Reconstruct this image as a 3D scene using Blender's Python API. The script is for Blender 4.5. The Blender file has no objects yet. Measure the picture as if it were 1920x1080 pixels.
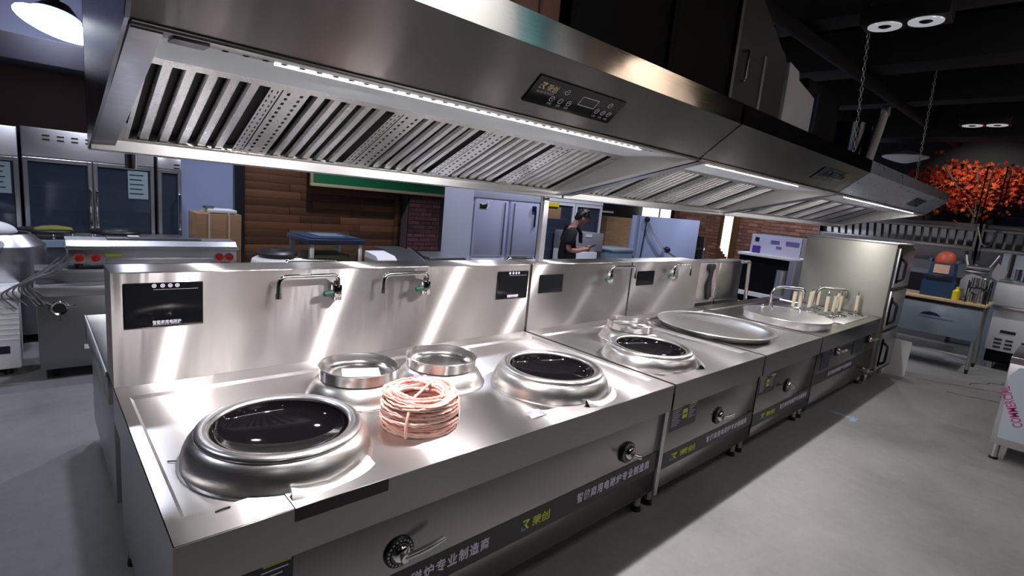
import bpy, bmesh, math, random
from mathutils import Vector, Matrix
random.seed(7)
PI = math.pi
SC = bpy.context.scene
COL = SC.collection

# ---------------------------------------------------------------- camera, world, lights, exposure
cam_data = bpy.data.cameras.new('camera')
cam = bpy.data.objects.new('camera', cam_data); COL.objects.link(cam)
cam_data.sensor_width = 36.0
cam_data.lens = 980.75 / 1920 * 36.0
cam_data.clip_start = 0.05; cam_data.clip_end = 100
_r = Vector((0.7364926, -0.66985396, 0.09420364)); _d = Vector((-0.04535976, -0.18785428, -0.98114895)); _f = Vector((0.67492306, 0.71833589, -0.16873771))
cam.matrix_world = Matrix(((_r.x, -_d.x, -_f.x, -0.23034), (_r.y, -_d.y, -_f.y, -1.39130), (_r.z, -_d.z, -_f.z, 1.74305), (0, 0, 0, 1)))
SC.camera = cam

SC.view_settings.view_transform = 'Standard'
SC.view_settings.look = 'None'
SC.view_settings.gamma = 1.0
SC.view_settings.use_curve_mapping = False
SC.view_settings.exposure = 0.0

world = bpy.data.worlds.new('world'); SC.world = world
world.use_nodes = True
world.node_tree.nodes['Background'].inputs[0].default_value = (0.75, 0.85, 1.0, 1)
world.node_tree.nodes['Background'].inputs[1].default_value = 1.0

def area(name, loc, sx, sy, power, col, rot=(0, 0, 0), spread=180):
    l = bpy.data.lights.new(name, 'AREA'); l.shape = 'RECTANGLE'; l.size = sx; l.size_y = sy
    l.energy = power; l.color = col; l.spread = math.radians(spread)
    o = bpy.data.objects.new(name, l); COL.objects.link(o); o.location = loc; o.rotation_euler = rot
    return o
def spot(name, loc, power, col, ang=100, blend=.5, size=.05, rot=(0, 0, 0)):
    l = bpy.data.lights.new(name, 'SPOT'); l.energy = power; l.color = col; l.spot_size = math.radians(ang); l.spot_blend = blend; l.shadow_soft_size = size
    o = bpy.data.objects.new(name, l); COL.objects.link(o); o.location = loc; o.rotation_euler = rot
    return o
LEDC = (1.0, 0.945, 0.95)
COOL = (0.80, 0.84, 1.0)
# LED tubes under the front lip of the hoods
area('hood_led_light', (1.20, 0.255, 2.040), 1.75, 0.025, 5, LEDC, (math.radians(8), 0, 0))
area('hood_led_light', (3.60, 0.255, 2.040), 1.6, 0.025, 4, LEDC, (math.radians(8), 0, 0))
area('hood_led_light', (6.60, 0.255, 2.040), 2.6, 0.025, 4, LEDC, (math.radians(8), 0, 0))
for lx, p in ((.65, 27), (1.75, 22), (2.90, 20), (4.05, 18), (5.2, 10), (6.3, 6), (7.4, 5), (8.4, 6)):
    area('hood_lamp', (lx, 0.275, 2.040), 0.05, 0.03, p, LEDC, (math.radians(8), 0, 0))
# ceiling lamps of the front aisle and the hall, above the frame
for lx, ly, p in ((-0.6, -2.4, 45), (2.2, -1.9, 95), (4.2, -2.3, 120), (6.6, -2.5, 110), (9.3, -2.2, 130)):
    spot('aisle_lamp', (lx, ly, 3.95), p * .44, (1.0, 0.98, 0.96), 140, .9, .05)
for lx, ly, p in ((0.5, 3.6, 190), (2.4, 4.6, 210), (4.6, 2.9, 220), (6.6, 3.4, 260), (9.4, 3.2, 320), (-1.8, 2.4, 120), (11.6, 3.2, 240)):
    spot('hall_lamp', (lx, ly, 3.9), p, COOL, 120, .6, .10)
spot('maple_fill_light', (11.5, .1, 3.3), 75, (1.0, .93, .85), 75, .8, .06, (0, math.radians(-68), 0))  # light added to brighten the maple, no fixture
spot('right_fill_light', (8.8, -1.9, 3.9), 190, (.95, .97, 1.0), 110, .8, .06, (0, math.radians(-30), 0))  # unseen light added to brighten the right-hand side
spot('banner_fill_light', (2.8, -2.2, 4.1), 190, (1, .97, .93), 130, .8, .1, (math.radians(-60), 0, 0))  # unseen light added to brighten the reflected banners
spot('banner_fill_light', (6.3, -2.2, 4.1), 190, (1, .97, .93), 130, .8, .1, (math.radians(-60), 0, 0))  # second added light for the reflected banners

# ---------------------------------------------------------------- materials
def mat(name, col=(.8, .8, .8), metal=0.0, rough=.5, emit=None, estr=0, alpha=1, trans=0, ior=1.45, coat=0, spec=.5):
    m = bpy.data.materials.new(name); m.use_nodes = True
    b = m.node_tree.nodes['Principled BSDF']
    b.inputs['Base Color'].default_value = (*col, 1); b.inputs['Metallic'].default_value = metal; b.inputs['Roughness'].default_value = rough
    b.inputs['IOR'].default_value = ior; b.inputs['Transmission Weight'].default_value = trans; b.inputs['Coat Weight'].default_value = coat
    b.inputs['Specular IOR Level'].default_value = spec
    if emit: b.inputs['Emission Color'].default_value = (*emit, 1); b.inputs['Emission Strength'].default_value = estr
    b.inputs['Alpha'].default_value = alpha
    return m
def nd(m, t, **k):
    n = m.node_tree.nodes.new(t)
    for a, v in k.items(): setattr(n, a, v)
    return n
def lk(m, a, b): m.node_tree.links.new(a, b)
def noise(m, scale, vec=None, detail=4, rough=.55):
    n = nd(m, 'ShaderNodeTexNoise'); n.inputs['Scale'].default_value = scale; n.inputs['Detail'].default_value = detail; n.inputs['Roughness'].default_value = rough
    if vec is not None: lk(m, vec, n.inputs['Vector'])
    return n
def mapped(m, sc, coord='Object'):
    tc = nd(m, 'ShaderNodeTexCoord'); mp = nd(m, 'ShaderNodeMapping'); mp.inputs['Scale'].default_value = sc
    lk(m, tc.outputs[coord], mp.inputs['Vector']); return mp.outputs['Vector']
def ramp(m, fac, stops):
    r = nd(m, 'ShaderNodeValToRGB'); el = r.color_ramp.elements
    while len(el) < len(stops): el.new(.5)
    for e, (p, c) in zip(el, stops): e.position = p; e.color = (*c, 1)
    lk(m, fac, r.inputs['Fac']); return r.outputs['Color']
def mrange(m, v, lo, hi):
    r = nd(m, 'ShaderNodeMapRange'); r.inputs['From Min'].default_value = .25; r.inputs['From Max'].default_value = .75
    r.inputs['To Min'].default_value = lo; r.inputs['To Max'].default_value = hi; lk(m, v, r.inputs['Value']); return r.outputs['Result']
def bsdf(m): return m.node_tree.nodes['Principled BSDF']
def steel(name, col, rough, aniso=0, T=None, grain=(1, 40, 40), var=.05, wave=0.0, band=0.0):
    """brushed stainless sheet: grain stretched along one axis, highlight drawn out across it"""
    m = mat(name, col, 1.0, rough); b = bsdf(m)
    v = mapped(m, grain)
    n = noise(m, 6, v, 3)
    lk(m, mrange(m, n.outputs['Fac'], max(.03, rough - var), rough + var), b.inputs['Roughness'])
    if wave or band:
        n2 = noise(m, 1.7, mapped(m, (6, 1, .35) if band else (1, 1, 1)), 2); wave = wave or band
        bp = nd(m, 'ShaderNodeBump'); bp.inputs['Strength'].default_value = wave; bp.inputs['Distance'].default_value = .05
        lk(m, n2.outputs['Fac'], bp.inputs['Height']); lk(m, bp.outputs['Normal'], b.inputs['Normal'])
    if aniso and T:
        b.inputs['Anisotropic'].default_value = aniso
        c = nd(m, 'ShaderNodeCombineXYZ')
        for i in range(3): c.inputs[i].default_value = T[i]
        lk(m, c.outputs[0], b.inputs['Tangent'])
    return m
def varied(name, stops, scale=(1, 1, 1), ns=4, rough=.6, obj_random=False, island=False, bump=0):
    m = mat(name, (.5, .5, .5), 0, rough); b = bsdf(m)
    n = noise(m, ns, mapped(m, scale), 5)
    fac = n.outputs['Fac']
    if obj_random or island:
        src = nd(m, 'ShaderNodeObjectInfo').outputs['Random'] if obj_random else nd(m, 'ShaderNodeNewGeometry').outputs['Random Per Island']
        mx = nd(m, 'ShaderNodeMath', operation='MULTIPLY_ADD'); mx.inputs[1].default_value = .55; lk(m, src, mx.inputs[0])
        m2 = nd(m, 'ShaderNodeMath', operation='MULTIPLY'); m2.inputs[1].default_value = .5; lk(m, fac, m2.inputs[0]); lk(m, m2.outputs[0], mx.inputs[2]); fac = mx.outputs[0]
    lk(m, ramp(m, fac, stops), b.inputs['Base Color'])
    if bump:
        bp = nd(m, 'ShaderNodeBump'); bp.inputs['Strength'].default_value = bump; bp.inputs['Distance'].default_value = .01
        lk(m, n.outputs['Fac'], bp.inputs['Height']); lk(m, bp.outputs['Normal'], b.inputs['Normal'])
    return m
SB = (.60, .585, .575)
S_BACK = steel('backsplash_steel', (.56, .54, .53), .29, 1.0, (.30, 0, .95), (.3, 150, 150), .006, 0, .09)
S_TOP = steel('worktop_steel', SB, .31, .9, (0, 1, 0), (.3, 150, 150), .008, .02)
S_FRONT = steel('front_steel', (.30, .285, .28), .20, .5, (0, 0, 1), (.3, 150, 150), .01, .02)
S_SIDE = steel('side_steel', (.50, .50, .53), .36, .4, (0, 0, 1), (40, 1, 40), .05)
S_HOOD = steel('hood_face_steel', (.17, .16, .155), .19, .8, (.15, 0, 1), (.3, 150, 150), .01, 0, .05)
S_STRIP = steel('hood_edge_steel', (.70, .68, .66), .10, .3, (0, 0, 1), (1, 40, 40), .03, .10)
S_UNDER = steel('hood_inner_steel', (.50, .50, .49), .36, .3, (0, 1, 0), (40, 1, 40), .05)
S_BAFFLE = steel('baffle_steel', (.56, .55, .54), .30, .4, (0, 1, 0), (40, 1, 40), .05)
S_SPUN = steel('spun_steel', (.62, .605, .59), .33, 0, None, (4, 4, 60), .04)
S_PLAIN = steel('plain_steel', (.58, .58, .60), .34, 0, None, (2, 2, 40), .012)
S_DARK = steel('dark_steel', (.30, .30, .32), .38, 0, None, (2, 2, 30), .012)
S_OVEN = steel('oven_side_steel', (.34, .34, .30), .48, 0, None, (40, 1, 40), .05, .03)
CHROME = mat('chrome', (.74, .73, .72), 1, .09)
RINGM = mat('ring_chrome', (.80, .78, .77), 1, .28)
def brush(m, T, rough, an, fac):
    """second lobe of a directional brushed finish: very narrow across the grain's highlight, long along it"""
    b = bsdf(m); out = m.node_tree.nodes['Material Output']
    g = nd(m, 'ShaderNodeBsdfAnisotropic'); g.distribution = 'GGX'; g.inputs['Color'].default_value = b.inputs['Base Color'].default_value
    g.inputs['Roughness'].default_value = rough; g.inputs['Anisotropy'].default_value = an
    c = nd(m, 'ShaderNodeCombineXYZ')
    for i in range(3): c.inputs[i].default_value = T[i]
    lk(m, c.outputs[0], g.inputs['Tangent'])

    mx = nd(m, 'ShaderNodeMixShader'); mx.inputs[0].default_value = fac
    lk(m, b.outputs[0], mx.inputs[1]); lk(m, g.outputs[0], mx.inputs[2]); lk(m, mx.outputs[0], out.inputs['Surface'])
brush(S_BACK, (.991, 0, -.13), .32, .87, .6)
brush(S_TOP, (1, .10, 0), .30, .82, .5)
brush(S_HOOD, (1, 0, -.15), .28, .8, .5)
BLACKGLASS = mat('black_glass', (.006, .006, .007), 0, .06)
BOWLBLACK = mat('bowl_glass_ceramic', (.006, .005, .006), 0, .05, spec=.22)
BLACK = mat('black_plastic', (.012, .012, .014), 0, .4)
BLACKM = mat('matte_black', (.004, .004, .005), 0, .8, spec=.1)
DUCTK = mat('duct_black', (.004, .004, .0045), 0, .6, spec=.2)
CHAR = mat('charcoal_plate', (.030, .027, .027), 0, .45)
BANNER = mat('banner_vinyl', (.010, .009, .012), 0, .35)
NAVYV = mat('navy_vinyl', (.012, .014, .035), 0, .35)
WHITEP = mat('white_print', (.72, .70, .85), 0, .5)
GREYP = mat('grey_print', (.35, .35, .38), 0, .5)
GOLDP = mat('gold_print', (.62, .50, .30), 0, .5)
LIME = mat('lime_print', (.62, .66, .05), 0, .5)
CYANP = mat('cyan_print', (.10, .35, .50), 0, .5)
MAGENTA = mat('magenta_print', (.50, .03, .20), 0, .5)
WHITE = mat('white_enamel', (.72, .73, .78), 0, .35)
WHITEPL = mat('white_plastic', (.72, .72, .74), 0, .45)
FILM = mat('blue_protective_film', (.36, .50, .66), .25, .22)
PAPER = mat('paper', (.75, .74, .76), 0, .7)
RED = mat('red_plastic', (.36, .012, .012), 0, .35)
YELLOW = mat('yellow_plastic', (.75, .58, .02), 0, .5)
BLUEW = mat('blue_plastic', (.03, .10, .28), 0, .4)
NAVY = mat('navy_plastic', (.02, .04, .09), 0, .35)
GREENV = mat('green_valve', (.01, .06, .05), 0, .4)
CARD = varied('cardboard', [(.3, (.25, .145, .075)), (.7, (.36, .215, .115))], (1, 1, 6), 3, .8)
RUBBER = mat('rubber', (.02, .02, .022), 0, .7)
GLASSD = mat('dark_cabinet_glass', (.040, .055, .085), 0, .06, alpha=.62)
GLASS = mat('clear_glass', (.85, .92, .95), 0, .03, trans=1, ior=1.1)
SKIN = mat('skin', (.42, .20, .15), 0, .5)
SHIRT = mat('black_cotton', (.006, .006, .009), 0, .85)
HAIR = mat('black_hair', (.010, .008, .008), 0, .5)
LAMPE = mat('lamp_glow', (1, 1, 1), 0, .5, (.85, .92, 1.0), 9)
LEDE = mat('led_glow', (1, 1, 1), 0, .5, LEDC, 26)
DAYE = mat('daylight_pane', (1, 1, 1), 0, .5, (1.0, .98, .95), 2.2)
WOOD = varied('plank_wood', [(.2, (.045, .018, .008)), (.5, (.115, .048, .021)), (.8, (.19, .080, .034))], (1.2, 8, 18), 3, .55, obj_random=True)
WOODT = varied('table_wood', [(.3, (.42, .30, .17)), (.7, (.58, .44, .26))], (2, 14, 14), 3, .5)
WOODD = varied('door_wood', [(.3, (.10, .045, .02)), (.7, (.18, .08, .035))], (10, 10, 1), 3, .5)
BRICKP = varied('purple_brick', [(.2, (.045, .018, .022)), (.8, (.13, .05, .055))], (3, 3, 3), 5, .8, island=True)
BRICKR = varied('red_brick', [(.2, (.20, .075, .05)), (.8, (.42, .20, .14))], (3, 3, 3), 5, .8, island=True)
MORTAR = mat('mortar', (.10, .085, .085), 0, .9)
MORTARL = mat('light_mortar', (.35, .31, .29), 0, .9)
BLUEWALL = mat('pale_blue_paint', (.34, .40, .62), 0, .6)
CRACK = mat('crack_grey', (.05, .048, .05), 0, .9)  # flat dark grey for the floor cracks
GREYWALL = mat('grey_paint', (.16, .16, .20), 0, .8)
DARKWALL = mat('dark_paint', (.028, .026, .030), 0, .8)
MAROON = mat('maroon_paint', (.035, .010, .012), 0, .7)
LILAC = mat('pale_lilac_paint', (.30, .31, .50), 0, .7)
CEIL = mat('black_ceiling_paint', (.012, .011, .013), 0, .9)
BEAM = mat('dark_beam_paint', (.014, .013, .015), 0, .8)
CREAMW = mat('cream_board', (.80, .62, .48), 0, .7)
TEALW = mat('teal_board', (.10, .30, .34), 0, .7)
LEAF = varied('red_maple_leaf', [(.15, (.16, .008, .006)), (.5, (.45, .035, .012)), (.85, (.62, .13, .02))], (1, 1, 1), 2.2, .6, island=True)
BARK = mat('bark', (.09, .06, .045), 0, .9)
ROPE = varied('pink_twine', [(.2, (.62, .20, .15)), (.5, (.82, .47, .41)), (.8, (.90, .70, .58))], (1, 1, 1), 26, .75, island=True)

def concrete():
    m = mat('concrete', (.2, .2, .2), 0, .5); b = bsdf(m)
    v = mapped(m, (1, 1, 1)); n = noise(m, .9, v, 8, .62); n2 = noise(m, 14, v, 6, .7)
    mx = nd(m, 'ShaderNodeMath', operation='MULTIPLY_ADD'); mx.inputs[1].default_value = .3; lk(m, n2.outputs['Fac'], mx.inputs[0])
    m3 = nd(m, 'ShaderNodeMath', operation='MULTIPLY'); m3.inputs[1].default_value = .7; lk(m, n.outputs['Fac'], m3.inputs[0]); lk(m, m3.outputs[0], mx.inputs[2])
    lk(m, ramp(m, mx.outputs[0], [(.28, (.155, .150, .150)), (.5, (.235, .23, .225)), (.72, (.31, .305, .295))]), b.inputs['Base Color'])
    lk(m, mrange(m, n.outputs['Fac'], .38, .62), b.inputs['Roughness'])
    bp = nd(m, 'ShaderNodeBump'); bp.inputs['Strength'].default_value = .15; bp.inputs['Distance'].default_value = .01
    lk(m, n2.outputs['Fac'], bp.inputs['Height']); lk(m, bp.outputs['Normal'], b.inputs['Normal'])
    return m
CONC = concrete()

# ---------------------------------------------------------------- mesh helpers
def B(): return bmesh.new()
def box(bm, x0, x1, y0, y1, z0, z1, bev=0, seg=2):
    vs = [bm.verts.new((x, y, z)) for x in (x0, x1) for y in (y0, y1) for z in (z0, z1)]
    fs = [(0, 1, 3, 2), (4, 6, 7, 5), (0, 4, 5, 1), (2, 3, 7, 6), (0, 2, 6, 4), (1, 5, 7, 3)]
    F = [bm.faces.new([vs[i] for i in f]) for f in fs]
    if bev:
        es = list({e for f in F for e in f.edges})
        bmesh.ops.bevel(bm, geom=es, offset=bev, segments=seg, affect='EDGES', profile=.5)
    return bm
def bxs(*a, bev=0): bm = B(); box(bm, *a, bev=bev); return bm
def face(bm, pts): return bm.faces.new([bm.verts.new(p) for p in pts])
def prism(bm, poly, a0, a1, axis='x'):
    """polygon (u,v) extruded along an axis: x -> (y,z); y -> (x,z); z -> (x,y)"""
    f = {'x': lambda u, v, a: (a, u, v), 'y': lambda u, v, a: (u, a, v), 'z': lambda u, v, a: (u, v, a)}[axis]
    A = [bm.verts.new(f(u, v, a0)) for u, v in poly]; C = [bm.verts.new(f(u, v, a1)) for u, v in poly]
    n = len(poly); bm.faces.new(A); bm.faces.new(list(reversed(C)))
    for i in range(n): bm.faces.new((A[(i + 1) % n], A[i], C[i], C[(i + 1) % n]))
    return bm
def sheet(bm, line, t, a0, a1, axis='x'):
    """a bent sheet: polyline (u,v) with thickness t extruded along an axis"""
    P = [Vector(p) for p in line]; off = []
    for i, p in enumerate(P):
        d0 = (P[i] - P[i - 1]).normalized() if i else None; d1 = (P[i + 1] - P[i]).normalized() if i < len(P) - 1 else None
        d = ((d0 or d1) + (d1 or d0)).normalized(); nrm = Vector((-d.y, d.x))
        k = 1.0
        if d0 and d1: k = 1 / max(.4, nrm.dot(Vector((-d0.y, d0.x))))
        off.append(p + nrm * t * k)
    return prism(bm, [tuple(p) for p in P] + [tuple(p) for p in reversed(off)], a0, a1, axis)
def lathe(bm, prof, cx=0, cy=0, n=32, cz=0, closed=False):
    rings = []
    for r, z in prof:
        if r < 1e-6: rings.append([bm.verts.new((cx, cy, cz + z))])
        else: rings.append([bm.verts.new((cx + r * math.cos(2 * PI * i / n), cy + r * math.sin(2 * PI * i / n), cz + z)) for i in range(n)])
    if closed: rings.append(rings[0])
    for a, b in zip(rings, rings[1:]):
        for i in range(n):
            j = (i + 1) % n
            if len(a) == 1 and len(b) == 1: continue
            if len(a) == 1: bm.faces.new((a[0], b[j], b[i]))
            elif len(b) == 1: bm.faces.new((a[i], a[j], b[0]))
            else: bm.faces.new((a[i], a[j], b[j], b[i]))
    return bm
def frame_of(d):
    d = Vector(d).normalized(); u = d.cross(Vector((0, 0, 1)))
    if u.length < .05: u = d.cross(Vector((0, 1, 0)))
    u.normalize(); return d, u, d.cross(u)
def cyl(bm, p0, p1, r0, r1=None, n=16, cap=True):
    r1 = r0 if r1 is None else r1; p0 = Vector(p0); p1 = Vector(p1); d, u, v = frame_of(p1 - p0)
    A = [bm.verts.new(p0 + (u * math.cos(2 * PI * i / n) + v * math.sin(2 * PI * i / n)) * r0) for i in range(n)]
    C = [bm.verts.new(p1 + (u * math.cos(2 * PI * i / n) + v * math.sin(2 * PI * i / n)) * r1) for i in range(n)]
    for i in range(n): bm.faces.new((A[i], A[(i + 1) % n], C[(i + 1) % n], C[i]))
    if cap: bm.faces.new(list(reversed(A))); bm.faces.new(C)
    return bm
def tube(bm, pts, r, n=10, closed=False, radii=None):
    P = [Vector(p) for p in pts]; m = len(P); rings = []; u = None
    for i in range(m):
        if closed: t = P[(i + 1) % m] - P[i - 1]
        else: t = P[min(i + 1, m - 1)] - P[max(i - 1, 0)]
        t.normalize()
        if u is None: _, u, _ = frame_of(t)
        u = (u - t * u.dot(t)).normalized(); v = t.cross(u); rr = radii[i] if radii else r
        rings.append([bm.verts.new(P[i] + (u * math.cos(2 * PI * k / n) + v * math.sin(2 * PI * k / n)) * rr) for k in range(n)])
    pr = list(zip(rings, rings[1:])) + ([(rings[-1], rings[0])] if closed else [])
    for a, b in pr:
        for k in range(n): bm.faces.new((a[k], a[(k + 1) % n], b[(k + 1) % n], b[k]))
    if not closed: bm.faces.new(list(reversed(rings[0]))); bm.faces.new(rings[-1])
    return bm
def arc(c, r, a0, a1, n, f):
    return [f(c[0] + r * math.cos(a0 + (a1 - a0) * i / n), c[1] + r * math.sin(a0 + (a1 - a0) * i / n)) for i in range(n + 1)]
def rounded_path(pts, rad, n=5):
    P = [Vector(p) for p in pts]; out = [P[0]]
    for i in range(1, len(P) - 1):
        a = (P[i - 1] - P[i]); b = (P[i + 1] - P[i]); r = min(rad, a.length * .49, b.length * .49)
        s = P[i] + a.normalized() * r; e = P[i] + b.normalized() * r
        for k in range(n + 1):
            t = k / n; out.append(s * (1 - t) ** 2 + P[i] * 2 * t * (1 - t) + e * t * t)
    out.append(P[-1]); return out
def sphere(bm, c, r, n=10, sz=1.0, sx=1.0, sy=1.0):
    g = bmesh.ops.create_uvsphere(bm, u_segments=n * 2, v_segments=n, radius=r)
    for v in g['verts']: v.co = Vector((v.co.x * sx + c[0], v.co.y * sy + c[1], v.co.z * sz + c[2]))
    return bm

ROOTLOC = {}; ROT = set()
def root_of(o):
    while o.parent: o = o.parent
    return o
def obj(name, bm, m, parent=None, smooth=.6, label=None, kind=None):
    if parent is not None:
        r = root_of(parent)
        if r.name in ROOTLOC and r.name not in ROT: bmesh.ops.translate(bm, verts=bm.verts, vec=-Vector(ROOTLOC[r.name]))
    bmesh.ops.recalc_face_normals(bm, faces=bm.faces)
    me = bpy.data.meshes.new(name); bm.to_mesh(me); bm.free()
    me.materials.append(m)
    if smooth is not None: me.shade_smooth(); me.set_sharp_from_angle(angle=smooth)
    o = bpy.data.objects.new(name, me); COL.objects.link(o)
    if parent is not None: o.parent = parent
    if label: o['label'] = label
    if kind: o['kind'] = kind
    return o
def thing(name, label, cat, loc=(0, 0, 0), rotz=0, group=None):
    o = bpy.data.objects.new(name, None); COL.objects.link(o); o.empty_display_size = .05
    o.location = loc; o.rotation_euler = (0, 0, rotz); o['label'] = label; o['category'] = cat
    if group: o['group'] = group
    ROOTLOC[o.name] = tuple(loc)
    if rotz: ROT.add(o.name)
    return o
def tag(o, label, cat, group=None):
    o['label'] = label; o['category'] = cat
    if group: o['group'] = group
    return o
def struct(name, bm, m, parent=None, smooth=.6):
    o = obj(name, bm, m, parent, smooth)
    if parent is None: o['kind'] = 'structure'
    return o
def inst(o, parent, loc, rot=None, scale=None):
    c = o.copy(); COL.objects.link(c); c.parent = parent; c.location = loc
    if rot: c.rotation_euler = rot
    if scale: c.scale = scale
    return c
def dup(root, loc, rotz=None, label=None, group=None):
    r = root.copy(); COL.objects.link(r); r.location = loc
    if rotz is not None: r.rotation_euler = (0, 0, rotz)
    if label: r['label'] = label
    if group: r['group'] = group
    for ch in list(root.children):
        c = ch.copy(); COL.objects.link(c); c.parent = r
        for g in list(ch.children):
            d = g.copy(); COL.objects.link(d); d.parent = c
    return r
def lettering(name, body, size, mw, m, parent, bold=0.0, ext=.0006, align='LEFT', width=None, shear=0, space=1.0):
    """flat lettering from the built-in font, placed by matrix mw (x = reading direction, z = out of the surface)"""
    cu = bpy.data.curves.new(name, 'FONT'); cu.body = body; cu.size = size; cu.extrude = ext; cu.offset = bold * size; cu.align_x = align; cu.resolution_u = 3; cu.space_character = space; cu.shear = shear
    t = bpy.data.objects.new('tmp_text', cu); COL.objects.link(t)
    dg = bpy.context.evaluated_depsgraph_get(); me = bpy.data.meshes.new_from_object(t.evaluated_get(dg))
    bpy.data.objects.remove(t)
    if width and len(me.vertices):
        xs = [v.co.x for v in me.vertices]; k = width / max(1e-6, max(xs) - min(xs)); me.transform(Matrix.Diagonal((k, 1, 1, 1)))
    r = root_of(parent)
    if r.name in ROOTLOC and r.name not in ROT: mw = Matrix.Translation(-Vector(ROOTLOC[r.name])) @ mw
    me.transform(mw); me.materials.clear(); me.materials.append(m); me.name = name
    o = bpy.data.objects.new(name, me); COL.objects.link(o); o.parent = parent
    return o
def frame(o, x, z):
    """matrix with origin o, reading direction x, outward normal z"""
    x = Vector(x).normalized(); z = Vector(z).normalized(); y = z.cross(x)
    return Matrix(((x.x, y.x, z.x, o[0]), (x.y, y.y, z.y, o[1]), (x.z, y.z, z.z, o[2]), (0, 0, 0, 1)))
FX = (1, 0, 0); FN = (0, -1, 0)      # lettering on faces that look towards -y
# ================================================================ THE ROOM
X0, X1, Y0, Y1, ZC = -4.0, 13.2, -6.0, 6.5, 4.2
floor = struct('floor', bxs(X0, X1, Y0, Y1, -.1, 0), CONC)
# crack lines in the screed near the far table
bm = B()
for (px, py, L, a) in ((7.9, -.30, 1.1, -.25), (8.3, -.75, .9, .1), (7.6, -.62, .8, -.45), (8.9, -1.0, 1.0, .05), (8.0, -1.05, .6, -.3)):
    pts = []; q = Vector((px, py, 0))
    for i in range(9):
        pts.append(q.copy()); ang = a - .7 + random.uniform(-.5, .5); q = q + Vector((math.cos(ang), math.sin(ang), 0)) * L / 8
    for i in range(8):
        p, r2 = pts[i], pts[i + 1]; d = (r2 - p).normalized(); nrm = Vector((-d.y, d.x, 0)) * random.uniform(.004, .013)
        face(bm, (p - nrm + Vector((0, 0, .0015)), r2 - nrm + Vector((0, 0, .0015)), r2 + nrm + Vector((0, 0, .0015)), p + nrm + Vector((0, 0, .0015))))
obj('floor_crack', bm, CRACK, floor)
struct('ceiling', bxs(X0, X1, Y0, Y1, ZC, ZC + .1), CEIL)
wall_left = struct('wall_left', bxs(X0 - .1, X0, Y0, Y1, 0, ZC), GREYWALL)
wall_front = struct('wall_front', bxs(X0, X1, Y0 - .1, Y0, 0, ZC), DARKWALL)
# unseen banners added so that their colours reflect in the polished hood edge
for k, (a, b2, m, lb) in enumerate(((1.2, 3.9, WHITEPL, 'wide white banner added behind the camera for the hood edge reflection'), (3.95, 4.4, TEALW, 'narrow teal banner added behind the camera for the hood edge reflection'), (4.45, 5.0, WHITEPL, 'narrow white banner added behind the camera for the hood edge reflection'), (5.05, 7.9, CREAMW, 'cream banner added behind the camera for the hood edge reflection'))):
    bm = B(); box(bm, a, b2, -3.42, -3.39, 2.7, 4.15, bev=.003); bn = obj('reflection_banner', bm, m); tag(bn, lb, 'banner')
    bm = B(); box(bm, a + .05, a + .07, -3.41, -3.40, 4.151, 4.199); box(bm, b2 - .07, b2 - .05, -3.41, -3.40, 4.151, 4.199); obj('hook', bm, BLACK, bn)
TRIMG = mat('dark_grey_trim', (.025, .024, .036), 0, .9)
# back wall: pale blue section, dark post, planks, brick pier, plaster
wall_back = struct('wall_back', bxs(X0, X1, Y1, Y1 + .1, 0, ZC), DARKWALL)
obj('lilac_panel', bxs(X0, 1.86, Y1 - .03, Y1, 2.80, ZC), LILAC, wall_back)
obj('painted_panel', bxs(1.10, 1.84, Y1 - .05, Y1, 0, 2.6), BLUEWALL, wall_back)
obj('maroon_panel', bxs(X0, 1.10, Y1 - .06, Y1, 0, 2.60), MAROON, wall_back)
struct('trim_1', bxs(X0, 1.9, Y1 - .7, Y1 - .06, 2.60, 2.84, bev=.01), TRIMG)
struct('trim_2', bxs(1.84, 1.95, Y1 - .12, Y1, 0, ZC), BLACK)
# horizontal planks, one object each
plank_meshes = []
for k, L in enumerate((.78, .62, .95)):
    o = obj('plank', bxs(0, L - .004, -.022, 0, 0, .106, bev=.003), WOOD, wall_back); plank_meshes.append((o, L))
prow = 0; z = .1
first = {0: True, 1: True, 2: True}
while z < 2.5:
    x = 1.96 + (0 if prow % 2 == 0 else -.0); k = prow % 3
    while x < 4.40:
        o, L = plank_meshes[k % 3]; s = min(1.0, (4.42 - x) / L)
        dy = random.uniform(-.004, .004)
        if first[k % 3]: p = o; p.location = (x, Y1 - .002 + dy, z); first[k % 3] = False
        else: p = inst(o, wall_back, (x, Y1 - .002 + dy, z))
        p.scale = (s, 1, 1); x += L * s; k += 1
    z += .110; prow += 1
bm = B()
def bricks(bm, u0, u1, z0, z1, bl, bh, put):
    r = 0; zz = z0
    while zz < z1:
        u = u0 - (bl / 2 if r % 2 else 0)
        while u < u1:
            a, b2 = max(u, u0), min(u + bl - .012, u1)
            if b2 - a > .03: put(bm, a, b2, zz, min(zz + bh - .012, z1), random.uniform(0, .006))
            u += bl
        zz += bh; r += 1
bricks(bm, 4.44, 5.05, 0, 2.5, .23, .072, lambda bm, a, b2, c, d, e: box(bm, a, b2, Y1 - .25 - e, Y1 - .22, c, d))
pier = obj('brick_pier', bxs(4.44, 5.05, Y1 - .24, Y1, 0, 2.6), MORTAR, wall_back)
obj('bricks', bm, BRICKP, pier, kind='stuff')
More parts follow.
